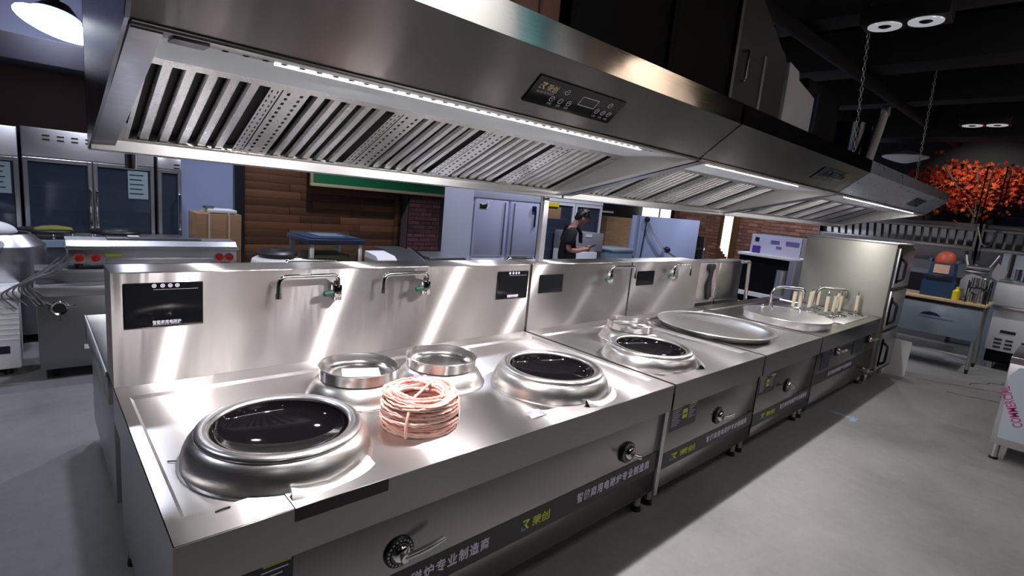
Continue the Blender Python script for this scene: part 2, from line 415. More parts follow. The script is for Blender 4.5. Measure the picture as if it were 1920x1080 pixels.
# right-hand wall, seen far beyond the noodle cooker: brick, window, door frame, brick
wall_right = struct('wall_right', bxs(X1, X1 + .1, Y0, Y1, 0, ZC), GREYWALL)
bm = B(); put = lambda bm, a, b2, c, d, e: box(bm, X1 - .05 - e, X1 - .02, a, b2, c, d)
bricks(bm, 5.05, 6.5, 0, 2.4, .24, .085, put); bricks(bm, 4.05, 4.62, 0, 2.4, .24, .085, put)
bricks(bm, 2.2, 4.05, 1.5, 2.4, .24, .085, put)
obj('bricks', bm, BRICKR, wall_right, kind='stuff')
obj('mortar_bed', bxs(X1 - .035, X1, 2.2, 6.5, 0, 2.4), MORTARL, wall_right)
win = struct('window_1', bxs(X1 - .06, X1, 4.64, 5.04, .2, 2.3), WOODD)
obj('window_pane', bxs(X1 - .07, X1 - .055, 4.78, 5.02, .25, 2.25), DAYE, win)
obj('window_frame', bxs(X1 - .10, X1 - .02, 4.62, 4.78, 0, 2.35), WOODD, win)
obj('window_frame', bxs(X1 - .10, X1 - .02, 5.02, 5.08, 0, 2.35), WOODD, win)
# dark boarding above the far hoods
obj('dark_boarding', bxs(X1 - .04, X1, -3.5, 2.2, 2.1, ZC), DARKWALL, wall_right)
# ceiling beams that run across the hall, service pipe along it
for k, (x, w, zz, h) in enumerate(((5.6, .35, 3.75, .4), (7.3, .5, 3.7, .45), (9.0, .35, 3.6, .45), (10.6, .6, 3.35, .5), (12.2, .4, 3.65, .5))):
    struct('trim_%d' % (k + 3), bxs(x, x + w, Y0, Y1, zz, zz + h, bev=.01), BEAM)
bm = B(); cyl(bm, (4.2, 1.05, 3.72), (12.6, .55, 3.5), .07, n=12)
for k in range(6): cyl(bm, (5 + k * 1.4, 1.0 - .06 * k, 3.70 - .037 * k), (5 + k * 1.4, 1.0 - .06 * k, 4.2), .012, n=6)
tag(obj('ceiling_pipe', bm, BEAM), 'dark grey service pipe running under the black ceiling past the chains', 'pipe')
# twin spotlights
def twin_spot(loc, rz, label):
    t = thing('twin_spotlight', label, 'ceiling light', loc, rz)
    bm = B(); box(bm, -.14, .14, -.29, .29, 0, .13, bev=.006); obj('housing', bm, BLACK, t)
    bm = B(); box(bm, -.012, .012, -.02, .02, .12, ZC - loc[2], bev=0); obj('bracket', bm, BLACK, t)
    for s in (-.135, .135):
        bm = B(); lathe(bm, [(.118, -.0005), (.116, -.010), (.105, -.012), (.07, -.006), (.046, -.004)], 0, s, 24); r = obj('reflector', bm, LAMPR, t)
        bm = B(); lathe(bm, [(0, -.012), (.03, -.012), (.046, -.004), (.046, -.001), (0, -.001)], 0, s, 16); obj('bulb', bm, BLACK, r)
    return t
LAMPR = mat('lamp_reflector', (.7, .72, .75), .6, .25, (.9, .93, 1), .35)
twin_spot((4.98, -.10, 3.40), .06, 'black twin spotlight with two silver reflectors, nearer one above the hood chain')
twin_spot((9.9, -.11, 3.40), .06, 'black twin spotlight farther off, beyond the hanging chains near the maple')
t = thing('pendant_lamp', 'white shallow dome pendant lamp hanging in front of the red maple', 'ceiling light', (11.0, .98, 3.02))
bm = B(); lathe(bm, [(.34, .04), (.33, .02), (.20, -.03), (.06, -.07), (0, -.075)], 11.0, .98, 28, 3.05); lathe(bm, [(.34, .045), (.15, .11), (.03, .14), (0, .14)], 11.0, .98, 28, 3.05); obj('lamp_shade', bm, WHITEPL, t)
bm = B(); cyl(bm, (11, .98, 3.18), (11, .98, ZC), .008, n=6); obj('cord', bm, BLACK, t)
t = thing('highbay_lamp', 'glowing round high-bay lamp above the glass-door fridges', 'ceiling light', (.05, 5.75, 3.0), 0)
bm = B(); g = bmesh.ops.create_uvsphere(bm, u_segments=32, v_segments=12, radius=1)
bm.transform(Matrix.Translation((.05, 5.75, 2.98)) @ Matrix.Rotation(math.radians(16), 4, 'Y') @ Matrix.Diagonal((.32, .30, .10, 1))); obj('diffuser', bm, LAMPE, t)
bm = B(); cyl(bm, (.06, 5.76, 3.07), (.08, 5.78, 3.18), .20, .10, 24); cyl(bm, (.08, 5.78, 3.18), (.08, 5.78, ZC), .012, n=6); obj('lamp_body', bm, BLACK, t)
pl = bpy.data.lights.new('highbay_light', 'POINT'); pl.energy = 16; pl.color = (.8, .86, 1); pl.shadow_soft_size = .25
po = bpy.data.objects.new('highbay_light', pl); COL.objects.link(po); po.location = (.05, 5.5, 2.75)
# ================================================================ THE THREE RANGE HOODS
YF, ZT, ZM = -.05, 2.345, 2.243
LIP = (.16, 2.062)
def face_pt(t): return (YF + (LIP[0] - YF) * t, ZM + (LIP[1] - ZM) * t)
FDIR = Vector((0, LIP[0] - YF, LIP[1] - ZM)).normalized()
FNRM = Vector((0, FDIR.z, -FDIR.y)).normalized()     # outward: towards the aisle and down
FA, FBt = Vector((0, .62, 2.065)), Vector((0, 1.17, 1.825))   # filter plane
FD = (FBt - FA).normalized(); FN2 = Vector((0, FD.z, -FD.y)); 
if FN2.z > 0: FN2 = -FN2
FL = (FBt - FA).length
def baffle_mesh():
    """one bent baffle: a shallow channel running down the filter"""
    bm = B(); w = .0150; w = .0165; sec = [(-w - .003, .012), (-w, .002), (-w * .8, -.002), (w * .8, -.002), (w, .002), (w + .003, .012)]
    A = [bm.verts.new(Vector((u, 0, 0)) + FA - FN2 * v) for u, v in sec]; C = [bm.verts.new(Vector((u, 0, 0)) + FBt - FN2 * v) for u, v in sec]
    for i in range(5): bm.faces.new((A[i], A[i + 1], C[i + 1], C[i]))
    bm.verts.index_update()
    return bm
def perforated(x0, x1, cols, rows):
    """strip of filter sheet with real slots punched through"""
    bm = B(); cw = (x1 - x0) / cols; xs = []
    for c in range(cols): xs += [x0 + cw * c, x0 + cw * (c + .38), x0 + cw * (c + .62)]
    xs.append(x1); ts = []; rh = 1.0 / rows
    for r in range(rows): ts += [rh * r, rh * (r + .25), rh * (r + .75)]
    ts.append(1.0)
    V = [[bm.verts.new(Vector((x, 0, 0)) + FA + FD * FL * t + FN2 * .007) for t in ts] for x in xs]
    for i in range(len(xs) - 1):
        for j in range(len(ts) - 1):
            if i % 3 == 1 and j % 3 == 1: continue
            bm.faces.new((V[i][j], V[i + 1][j], V[i + 1][j + 1], V[i][j + 1]))
    return bm
HOODDARK = mat('filter_slot_shade', (.012, .010, .010), .3, .6)  # near-black sheet behind the baffles; shade inside the slots put into the colour
baffle_proto = None
def range_hood(x0, x1, label, face_mat, strip_mat, led=(None, None), face_x=None, bank=None, film=False):
    global baffle_proto
    t = thing('range_hood', label, 'hood', ((x0 + x1) / 2, .6, 1.775), group=None)
    fx0, fx1 = face_x or (x0, x1)
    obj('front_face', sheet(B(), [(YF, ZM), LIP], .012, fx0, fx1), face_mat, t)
    obj('top_edge', sheet(B(), [(YF, ZT), (YF, ZM + .001)], .012, x0, x1), strip_mat, t)
    obj('top_sheet', bxs(x0, x1, YF + .012, 1.25, ZT - .012, ZT), S_PLAIN, t)
    obj('back_sheet', bxs(x0, x1, 1.238, 1.25, 1.79, ZT - .012), S_PLAIN, t)
    # lip under the face, with the row of drilled holes
    lipo = obj('front_lip', bxs(x0 + .012, x1 - .012, .155, .225, 2.050, 2.0605, bev=.002), S_UNDER, t)
    b0, b1 = bank
    bm = B(); x = b0 + .09
    while x < b1 - .3: cyl(bm, (x, .214, 2.0525), (x, .214, 2.0490), .0085, n=10); x += .05
    obj('drilled_holes', bm, BLACKM, lipo, kind='stuff')
    # trough behind the lip
    obj('lamp_trough', sheet(B(), [(.238, 2.056), (.622, 2.060)], .01, b0 - .02, b1 + .02), S_TROUGH, t)
    if led[0] is not None:
        bm = B(); box(bm, led[0], led[1], .227, .236, 2.0475, 2.057); obj('led_strip', bm, LEDE, t)
    # end plates and the flange under each end
    prof = [(YF, ZT), (YF, ZM), LIP, (.70, 1.91), (1.25, 1.775), (1.25, ZT)]
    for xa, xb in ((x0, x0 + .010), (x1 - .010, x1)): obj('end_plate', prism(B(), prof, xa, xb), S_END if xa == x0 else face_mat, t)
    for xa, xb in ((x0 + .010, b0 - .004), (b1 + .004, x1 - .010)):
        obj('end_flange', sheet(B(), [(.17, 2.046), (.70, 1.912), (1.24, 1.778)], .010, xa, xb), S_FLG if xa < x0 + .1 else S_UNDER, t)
    for xa in (b0 - .012, b1 + .002):
        obj('inner_plate', prism(B(), [(.17, 2.05), (.70, 1.914), (1.24, 1.78), (1.24, 2.1), (.17, 2.1)], xa, xa + .010), S_UNDER, t)
    # gutter at the back
    g = obj('grease_gutter', sheet(B(), [(1.165, 1.825), (1.165, 1.778), (1.255, 1.772), (1.255, 1.84)], .008, x0 + .005, x1 - .005), S_GUT, t)
    if x0 < 0:
        bm = B(); cyl(bm, (x0 + .13, 1.21, 1.771), (x0 + .13, 1.21, 1.715), .020, n=14); obj("drain_plug", bm, CHROME, g)
    # filter bank
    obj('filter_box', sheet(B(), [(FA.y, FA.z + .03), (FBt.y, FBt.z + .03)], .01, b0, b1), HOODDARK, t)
    obj('filter_box', sheet(B(), [(.625, 2.06), (.625, 2.11)], .01, b0, b1), S_UNDER, t)
    for s0, s1 in ((-.01, .045), (.965, 1.0)):
        q = [FA + FD * FL * s0 + FN2 * .0085, FA + FD * FL * s1 + FN2 * .0085]
        obj('filter_frame', sheet(B(), [(q[0].y, q[0].z), (q[1].y, q[1].z)], .003, b0, b1), S_BAFFLE, t)
    n = round((b1 - b0 + .08) / .496); a = b0 - .095
    for k in range(n + 1):
        m0 = b0 - .060 + k * .496
        slots = [m0 + .112 + i * .0652 for i in range(6)]
        for i in range(5):
            xc = (slots[i] + slots[i + 1]) / 2
            if xc < b0 + .02 or xc > b1 - .02: continue
            if baffle_proto is None:
                baffle_proto = obj('baffle', baffle_mesh(), S_BAFFLE, t); baffle_proto.location.x = xc
                baffle_proto.data.transform(Matrix.Translation((t.location.x, 0, 0)))
                baffle_proto.location.x = xc - t.location.x; 
            else:
                c = inst(baffle_proto, t, (xc - t.location.x, 0, 0))
        e0, e1 = slots[-1] + .016, m0 + .496 + .112 - .016
        e0, e1 = max(e0, b0), min(e1, b1)
        if e1 - e0 > .03:
            mid = m0 + .496
            if e0 < mid < e1 - .02:
                obj('perforated_strip', perforated(e0, mid - .0025, 2, 17), S_BAFFLE, t); obj('perforated_strip', perforated(mid + .0025, e1, 2, 17), S_BAFFLE, t)
            else: obj('perforated_strip', perforated(e0, e1, 1, 17), S_BAFFLE, t)
        if k == 0:
            e1 = slots[0] - .016
            if e1 > b0 + .02: obj('perforated_strip', perforated(b0, e1, 1, 1), S_BAFFLE, t)
    return t
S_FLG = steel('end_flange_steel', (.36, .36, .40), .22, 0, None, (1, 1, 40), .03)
S_TROUGH = steel('lamp_trough_steel', (.72, .76, .78), .45, 0, None, (1, 40, 40), .05)
S_GUT = steel('gutter_steel', (.46, .46, .455), .42, 0, None, (1, 40, 40), .05)
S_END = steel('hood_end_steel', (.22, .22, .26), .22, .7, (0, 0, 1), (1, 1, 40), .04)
S_FILM = steel('film_wrapped_steel', (.46, .53, .63), .30, 0, None, (2, 2, 2), .05, .12); bsdf(S_FILM).inputs['Metallic'].default_value = .55
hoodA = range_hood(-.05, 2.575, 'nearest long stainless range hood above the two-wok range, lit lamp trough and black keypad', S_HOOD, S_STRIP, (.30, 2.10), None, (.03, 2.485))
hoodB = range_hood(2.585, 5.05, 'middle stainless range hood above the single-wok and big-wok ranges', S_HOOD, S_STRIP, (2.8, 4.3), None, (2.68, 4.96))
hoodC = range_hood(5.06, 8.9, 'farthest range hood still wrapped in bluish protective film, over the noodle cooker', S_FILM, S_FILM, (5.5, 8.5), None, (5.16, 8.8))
bm = B(); box(bm, .045, .125, .17, .235, 2.042, 2.0498, bev=.002); obj('lamp_housing', bm, S_DARK, hoodA, label='small dark lamp housing under the lip')
# keypads on the slanted faces
def keypad(hood, x0, x1, t0, t1, full):
    y0, z0 = face_pt(t0); y1, z1 = face_pt(t1)
    n = FNRM; O = Vector((0, y0, z0)); D = Vector((0, y1 - y0, z1 - z0)); h = D.length; D.normalize()
    bm = B()
    def P(x, s, e): return Vector((x, 0, 0)) + O + D * s + n * e
    A = [(x0, 0), (x1, 0), (x1, h), (x0, h)]
    lo = [bm.verts.new(P(x, s, .0005)) for x, s in A]; hi = [bm.verts.new(P(x, s, .005)) for x, s in A]
    bm.faces.new(hi)
    for i in range(4): bm.faces.new((lo[i], lo[(i + 1) % 4], hi[(i + 1) % 4], hi[i]))
    k = obj('keypad', bm, BLACKGLASS, hood)
    if not full: pr = GREYP
    else: pr = WHITEP
    w = x1 - x0
    mw = lambda x, s: frame(P(x, s, .0056), (1, 0, 0), n)
    def ring(x, s, r, nm='key_mark'):
        bm = B(); rr = [(math.cos(2 * PI * i / 18), math.sin(2 * PI * i / 18)) for i in range(18)]
        a = [bm.verts.new(P(x + c * r, s + d * r, .0058)) for c, d in rr]; b2 = [bm.verts.new(P(x + c * r * .8, s + d * r * .8, .0058)) for c, d in rr]
        for i in range(18): bm.faces.new((a[i], a[(i + 1) % 18], b2[(i + 1) % 18], b2[i]))
        q = r * .35
        for (u, v) in ((-q, 0), (q * .5, -q * .6)):
            bm.faces.new([bm.verts.new(P(x + u + c, s + v + d, .0058)) for c, d in ((-q * .4, -q * .4), (q * .6, -q * .4), (q * .6, q * .4), (-q * .4, q * .4))])
        obj(nm, bm, pr, k)
    for (u, v) in ((.337, .29), (.244, .66), (.337, .66), (.43, .66), (.855, .29), (.767, .64), (.847, .64), (.923, .64)): ring(x0 + u * w, v * h, .0125)
    bm = B(); a0, a1, c0, c1, th = x0 + .515 * w, x0 + .708 * w, .25 * h, .60 * h, .003
    for (xa, xb, sa, sb) in ((a0, a1, c0, c0 + th), (a0, a1, c1 - th, c1), (a0, a0 + th, c0, c1), (a1 - th, a1, c0, c1)):
        bm.faces.new([bm.verts.new(P(x, s, .0058)) for x, s in ((xa, sa), (xb, sa), (xb, sb), (xa, sb))])
    obj('display_outline', bm, pr, k)
    if full:
        # emblem and the two characters, small line under them
        emblem(k, lambda u, v: P(x0 + .05 * w + u * .032, h * .42 - v * .030, .0058), GOLDP, GREYP)
        lettering('lettering', '荣创', .034, mw(x0 + .125 * w, h * .42), GOLDP, k, .012, width=.055)
        lettering('lettering', '商用电磁灶', .014, mw(x0 + .05 * w, h * .56), GREYP, k, 0, width=.09)
        lettering('lettering', '开关', .012, mw(x0 + .27 * w, h * .33), GREYP, k)
        for u, s2 in ((.225, '照明'), (.32, '风机'), (.41, '清洗'), (.75, '净化'), (.83, '定时'), (.905, '档位')): lettering('lettering', s2, .012, mw(x0 + u * w, h * .88), GREYP, k)
    return k
def emblem(parent, P, m1, m2):
    """folded-ribbon R mark: a bent stroke and a small open square"""
    bm = B()
    for poly in (((.15, 1.0), (.85, 1.0), (1.0, .86), (.62, .48), (1.0, 0), (.74, 0), (.36, .48), (.66, .80), (.15, .80)),):
        bm.faces.new([bm.verts.new(P(u, v)) for u, v in poly])
    obj('emblem', bm, m1, parent, smooth=None)
    bm = B()
    for a, b2, c, d in ((0, .14, 0, .62), (.14, .58, 0, .14), (.0, .42, .50, .62)): bm.faces.new([bm.verts.new(P(u, v)) for u, v in ((a, c), (b2, c), (b2, d), (a, d))])
    obj('emblem', bm, m2, parent, smooth=None)
keypad(hoodA, 1.135, 1.650, .32, .76, True)
keypad(hoodB, 4.15, 4.72, .28, .74, False)
keypad(hoodC, 7.35, 7.90, .30, .74, False)
POSTM = mat('grey_post', (.38, .38, .42), .6, .35)
# support pole from the range to the hood's back edge
t = thing('support_pole', 'grey square steel pole holding up the hood beside the white upright fridge', 'pole', (2.53, 1.285, 1.294))
bm = B(); box(bm, 2.505, 2.555, 1.265, 1.305, 1.304, 1.772, bev=.004); obj('post', bm, POSTM, t)
bm = B(); box(bm, 2.47, 2.59, 1.255, 1.36, 1.294, 1.303); obj('base_plate', bm, S_PLAIN, t)
# chains
def chain(p0, p1, label):
    bm = B(); p0 = Vector(p0); p1 = Vector(p1); L = (p1 - p0).length; n = int(L / .045); d = (p1 - p0).normalized(); _, u, v = frame_of(d)
    for i in range(n):
        c = p0 + d * (L * (i + .5) / n); s = u if i % 2 else v
        pts = [c + d * (.028 * math.cos(a) ) + s * (.012 * math.sin(a)) for a in [2 * PI * k / 8 for k in range(8)]]
        tube(bm, pts, .0042, 4, closed=True)
    cyl(bm, p0 - d * .03, p0 + d * .005, .012, n=8)
    return tag(obj('hanging_chain', bm, S_PLAIN), label, 'chain', None)
chain((5.79, .30, 2.372), (5.46, .30, 3.75), 'steel chain holding up the hood, nearer one under the twin spotlight')
chain((8.60, .30, 2.372), (8.42, .30, 3.9), 'steel chain holding the far end of the film-wrapped hood')
# ductwork standing on the hoods
NAVYG = mat("gloss_navy", (.008, .012, .03), .4, .12)
COWL = mat("cowl_grey", (.075, .072, .075), .3, .5)
t = thing('exhaust_duct', 'big black exhaust duct box standing on the nearest hood', 'duct', (2.1, .75, ZT))
bm = B(); box(bm, 1.69, 2.52, .42, 1.1, ZT, 3.95, bev=.01); obj('duct_body', bm, DUCTK, t)
bm = B(); box(bm, 1.66, 1.70, .40, 1.12, ZT, 3.95); obj('duct_flange', bm, DUCTK, t)
bm = B(); box(bm, 2.50, 2.55, .40, 1.12, ZT, 3.95); obj('duct_flange', bm, DUCTK, t)
t = thing('peach_duct_box', 'peach-coloured sheet box on the nearest hood, left of the black duct', 'duct', (1.4, .75, ZT))
bm = B(); box(bm, 1.15, 1.64, .45, 1.05, ZT + .001, 3.3, bev=.01); obj('box_body', bm, mat('peach_sheet', (.42, .20, .155), 0, .5), t)
bm = B(); box(bm, 1.50, 1.52, .445, .4499, ZT + .001, 3.3); obj('seam_strip', bm, mat('peach_seam', (.30, .13, .10), 0, .5), t)
t = thing('duct_cover', 'black panelled duct behind the hood edge, left of the grey rounded cowl', 'duct', (3.0, .75, ZT))
bm = B(); box(bm, 2.62, 3.32, .45, 1.1, ZT, 3.8, bev=.01); obj('duct_body', bm, DUCTK, t)
bm = B(); box(bm, 3.33, 3.37, .43, 1.1, ZT, 3.8); obj('duct_flange', bm, S_DARK, t)
t = thing('exhaust_cowl', 'dark grey cowl with a sloping rounded top and bright vertical handle', 'duct', (3.8, .8, ZT))
bm = B(); prof = [(3.40, ZT), (4.26, ZT), (4.26, 2.93)] + [(4.26 - .14 * (1 - math.cos(a)), 2.93 + .14 * math.sin(a)) for a in (.5, 1.0, 1.57)] + [(3.80, 3.24), (3.40, 3.42)]
prism(bm, prof, .46, 1.1, 'y'); obj('cowl_body', bm, COWL if 'COWL' in globals() else S_DARK, t)
bm = B(); tube(bm, rounded_path([(3.50, .46, 2.90), (3.50, .42, 2.90), (3.50, .42, 2.70), (3.50, .46, 2.70)], .02), .012, 8); obj('handle', bm, CHROME, t)
bm = B(); box(bm, 3.83, 3.87, .452, .462, ZT, 2.95); obj('seam_strip', bm, S_PLAIN, t)
t = thing('duct_box', 'pale lilac-white sheet box standing on the middle hood', 'duct', (4.65, .75, ZT))
bm = B(); prism(bm, [(4.32, ZT), (4.95, ZT), (4.95, 2.86), (4.55, 2.93), (4.52, 2.99), (4.32, 3.02)], .46, 1.05, 'y'); obj('box_body', bm, WHITE, t)
bm = B(); box(bm, 4.96, 5.0, .44, 1.07, ZT, 2.9); obj('edge_flange', bm, NAVY, t)
t = thing('duct_block', 'dark block of ductwork between the white box and the chain', 'duct', (5.6, .8, ZT))
bm = B(); box(bm, 5.15, 6.1, .6, 1.1, ZT, 3.1, bev=.02); obj('duct_body', bm, BLACK, t)
t = thing('fan_housing', 'glossy blue-black duct with its bright slanted highlight built as a white pipe, behind the chain', 'duct', (6.9, .8, ZT))
bm = B(); cyl(bm, (7.05, .78, ZT), (7.05, .78, 2.98), .26, n=28); obj('housing', bm, NAVYG, t)
bm = B(); tube(bm, [(6.74, .43, ZT + .05), (7.08, .43, 3.12)], .042, 10); obj('highlight_pipe', bm, WHITE, t)  # white pipe puts the duct's bright highlight into shape and colour
bm = B(); box(bm, 7.04, 7.14, .39, .47, 3.08, 3.18, bev=.01); obj('pipe_clamp', bm, S_PLAIN, t)
# ================================================================ THE COOKING LINE
SATIN = mat('satin_handle', (.8, .79, .78), .85, .28)
S_WOK = steel("wok_steel", (.80, .79, .78), .34, 0, None, (2, 2, 2), .02)
WOODT2 = mat("pale_handle", (.62, .55, .40), 0, .5)
ZW, D, ZB = .80, 1.24, 1.293       # worktop height, depth to the splashback, splashback top
def worktop(x0, x1, front_rim=.125, y1=1.245):
    """folded sheet top: raised rims, sunken middle, front and side fascias"""
    bm = B(); xi0, xi1, yi0, yi1, zi = x0 + .04, x1 - .04, front_rim, y1 - .14, ZW - .012
    O = [(x0, 0, ZW), (x1, 0, ZW), (x1, y1, ZW), (x0, y1, ZW)]
    I = [(xi0, yi0, ZW), (xi1, yi0, ZW), (xi1, yi1, ZW), (xi0, yi1, ZW)]
    L = [(xi0 + .012, yi0 + .012, zi), (xi1 - .012, yi0 + .012, zi), (xi1 - .012, yi1 - .012, zi), (xi0 + .012, yi1 - .012, zi)]
    vo, vi, vl = [[bm.verts.new(p) for p in q] for q in (O, I, L)]
    for a, b2 in ((vo, vi), (vi, vl)):
        for i in range(4): bm.faces.new((a[i], a[(i + 1) % 4], b2[(i + 1) % 4], b2[i]))
    bm.faces.new(vl)
    vd = [bm.verts.new((x, y, ZW - .004)) for x, y, _ in O]
    for i in range(4): bm.faces.new((vo[i], vo[(i + 1) % 4], vd[(i + 1) % 4], vd[i]))
    es = [e for e in bm.edges if all(v in vo for v in e.verts)]
    bmesh.ops.bevel(bm, geom=es, offset=.0025, segments=2, affect='EDGES')
    return bm
def wok_burner(parent, cx, cy, R, h, rb, big=True):
    """spun steel collar with a chromed ring and a black glass bowl"""
    z = ZW - .012
    prof = [(R + .010, 0), (R + .010, .006), (R, .008)] + [(rb + .030 + (R - rb - .030) * math.cos(a), .012 + (h - .012) * math.sin(a)) for a in [PI / 2 * k / 8 for k in range(9)]]
    c = obj('burner_collar', lathe(B(), prof, cx, cy, 56, z), S_SPUN, parent, 1.0)
    ro, ri = rb + .048, rb
    rp = [(ri + (ro - ri) * .5 + (ro - ri) * .5 * math.cos(a), h + .001 + .015 * math.sin(a)) for a in [2 * PI * k / 14 for k in range(14)]]
    obj('ring', lathe(B(), rp, cx, cy, 56, z, closed=True), RINGM, c, 1.2, 'polished chrome ring')
    bp = [(ri + .004, h + .004)] + [(ri * math.cos(a), h - .002 - .075 * math.sin(a)) for a in [PI / 2 * k / 9 for k in range(1, 9)]] + [(0, h - .077)]
    obj('bowl', lathe(B(), bp, cx, cy, 56, z), BOWLBLACK, c, 1.2, 'black glass-ceramic bowl')
    return c
def small_burner(parent, cx, cy):
    z = ZW - .012
    prof = [(.232, 0), (.232, .005), (.224, .007), (.216, .03), (.195, .062), (.168, .082), (.150, .084), (.146, .070), (0, .068)]
    return obj('burner_collar', lathe(B(), prof, cx, cy, 48, z), S_SPUN, parent, 1.0)
def ring_pan(cx, cy, label, wob=0):
    z = ZW - .012 + .0845
    t = thing('ring_pan', label, 'pan', (cx, cy, z), 0, None)
    w = [(.1765, 0), (.1775, .046), (.181, .049), (.178, .051), (.1745, .048), (.1735, .012), (.150, .008), (.146, .004), (.118, .003), (.118, 0)]
    obj('pan_wall', lathe(B(), w, cx, cy, 56, z, closed=True), CHROMEB, t, .8)
    obj('pan_base', lathe(B(), [(.118, .0005), (.118, .003), (0, .003)], cx, cy, 40, z), S_DARKPAN, t)
    return t
CHROMEB = mat('bright_steel', (.74, .72, .71), 1, .20)
S_DARKPAN = mat('grey_steel_disc', (.36, .35, .35), 1, .3)
def faucet(parent, vx, left=True, L=.31, ztop=1.262, y=1.185, zv=1.15, drop=.09):
    s = -1 if left else 1
    bm = B(); box(bm, vx - .022, vx + .022, y - .01, D - .012, zv - .02, zv + .065, bev=.006); cyl(bm, (vx, y + .01, zv + .06), (vx, y + .01, zv + .085), .017, n=14)
    f = obj('faucet', bm, CHROME, parent)
    path = rounded_path([(vx, y, zv + .05), (vx, y, ztop), (vx + s * L, y - .01, ztop), (vx + s * L, y - .01, ztop - drop)], .055, 6)
    bm = B(); tube(bm, path, .0125, 12); cyl(bm, (vx + s * L, y - .01, ztop - drop + .012), (vx + s * L, y - .01, ztop - drop - .014), .0165, n=14); obj('spout', bm, CHROME, f, 1.0)
    bm = B(); cyl(bm, (vx - .028, y + .005, zv + .02), (vx - .062, y - .002, zv + .018), .017, .013, 12); sphere(bm, (vx - .064, y - .002, zv + .018), .015, 6); obj('valve_knob', bm, GREENV, f, 1.0, 'dark green valve knob')
    return f
def display(parent, x0, x1, z0, z1, detail=True):
    y = D - .012
    bm = B(); box(bm, x0, x1, y - .006, y + .002, z0, z1, bev=.003, seg=1); d = obj('display_panel', bm, BLACKGLASS, parent)
    w = x1 - x0; h = z1 - z0
    if detail:
        for u in (.37, .475, .57, .66):
            bm = B(); X, Z = x0 + u * w, z1 - .065 * h
            rr = [(math.cos(2 * PI * i / 16), math.sin(2 * PI * i / 16)) for i in range(16)]
            a = [bm.verts.new((X + c * .0085, y - .0066, Z + s * .0085)) for c, s in rr]; b2 = [bm.verts.new((X + c * .0052, y - .0066, Z + s * .0052)) for c, s in rr]
            for i in range(16): bm.faces.new((a[i], a[(i + 1) % 16], b2[(i + 1) % 16], b2[i]))
            bm.faces.new([bm.verts.new((X + c * .003, y - .0066, Z + s * .003)) for c, s in rr])
            obj('touch_mark', bm, WHITEP, d)
        bm = B(); face(bm, [(x0 + .36 * w, y - .0064, z1 - .155 * h), (x0 + .93 * w, y - .0064, z1 - .155 * h), (x0 + .93 * w, y - .0064, z1 - .145 * h), (x0 + .36 * w, y - .0064, z1 - .145 * h)]); obj('marking_line', bm, GREYP, d)
        lettering('lettering', '智能商用电磁炉', .019, frame((x0 + .34 * w, y - .0066, z0 + .075 * h), FX, FN), WHITEP, d, .01, width=.36 * w)
        bm = B(); face(bm, [(x0 + .34 * w, y - .0064, z0 + .05 * h), (x0 + .70 * w, y - .0064, z0 + .05 * h), (x0 + .70 * w, y - .0064, z0 + .058 * h), (x0 + .34 * w, y - .0064, z0 + .058 * h)]); obj('marking_line', bm, GREYP, d)
    return d
def power_dial(parent, x, z, lever='right', y=.018, r=.057):
    bm = B(); lathe(bm, [(0, 0), (r, 0), (r, .010), (r * .94, .014), (r * .70, .014), (r * .66, .012), (0, .012)], 0, 0, 40)
    bm.transform(Matrix.Translation((x, y, z)) @ Matrix.Rotation(PI / 2, 4, 'X')); d = obj('power_dial', bm, BLACK, parent)
    bm = B(); lathe(bm, [(r * .66, .010), (r * .66, .020), (r * .52, .032), (r * .30, .036), (0, .037)], 0, 0, 32)
    bm.transform(Matrix.Translation((x, y, z)) @ Matrix.Rotation(PI / 2, 4, 'X')); obj('hub', bm, CHROME, d, 1.0)
    bm = B()
    for k in range(20):
        a = 2 * PI * k / 20; cx, cz = x + math.cos(a) * r * .82, z + math.sin(a) * r * .82
        rr = r * .065; face(bm, [(cx + math.cos(q) * rr, y - .0146, cz + math.sin(q) * rr) for q in [2 * PI * i / 8 for i in range(8)]])
    obj('scale_marks', bm, WHITEP, d)
    path = {'right': [(x, y - .045, z), (x + .045, y - .055, z + .008), (x + .085, y - .065, z + .020), (x + .145, y - .07, z + .034)],
            'stub': [(x, y - .045, z), (x + .01, y - .06, z - .005), (x + .03, y - .065, z - .012)],
            'down': [(x, y - .04, z), (x + .05, y - .055, z + .0), (x + .10, y - .06, z + .004)],
            'left': [(x, y - .04, z), (x - .06, y - .055, z + .01), (x - .13, y - .06, z + .015)]}[lever]
    bm = B(); cyl(bm, (x, y - .03, z), (x, y - .052, z), .016, n=14); tube(bm, path, .011, 10, radii=[.011, .012, .013, .010][:len(path)]); obj('lever', bm, SATIN, d, 1.0, 'polished lever handle')
    return d
def banner(parent, x0, x1, z0, z1, y=.0185, logo=None, slogan=None, sub=True):
    bm = B(); box(bm, x0, x1, y - .0015, y, z0, z1); b = obj('banner_strip', bm, BANNER, parent)
    h = z1 - z0; yy = y - .0022
    if logo:
        lx, lw = logo
        emblem(b, lambda u, v: Vector((lx + u * lw * .27, yy, z0 + h * .30 + v * h * .40)), LIME, CYANP)
        lettering('lettering', '荣创', h * .42, frame((lx + lw * .36, yy, z0 + h * .33), FX, FN), LIME, b, .014, width=lw * .62)
    if slogan:
        for sx, sw in slogan:
            lettering('lettering', '智能商用电磁炉专业制造商', h * .45, frame((sx, yy, z0 + h * .36), FX, FN), WHITEP, b, .022, width=sw, space=1.22)
            bm = B(); face(bm, [(sx + sw * .27, yy, z0 + h * .20), (sx + sw * .62, yy, z0 + h * .20), (sx + sw * .62, yy, z0 + h * .225), (sx + sw * .27, yy, z0 + h * .225)]); obj('marking_line', bm, NAVYP, b)
    return b
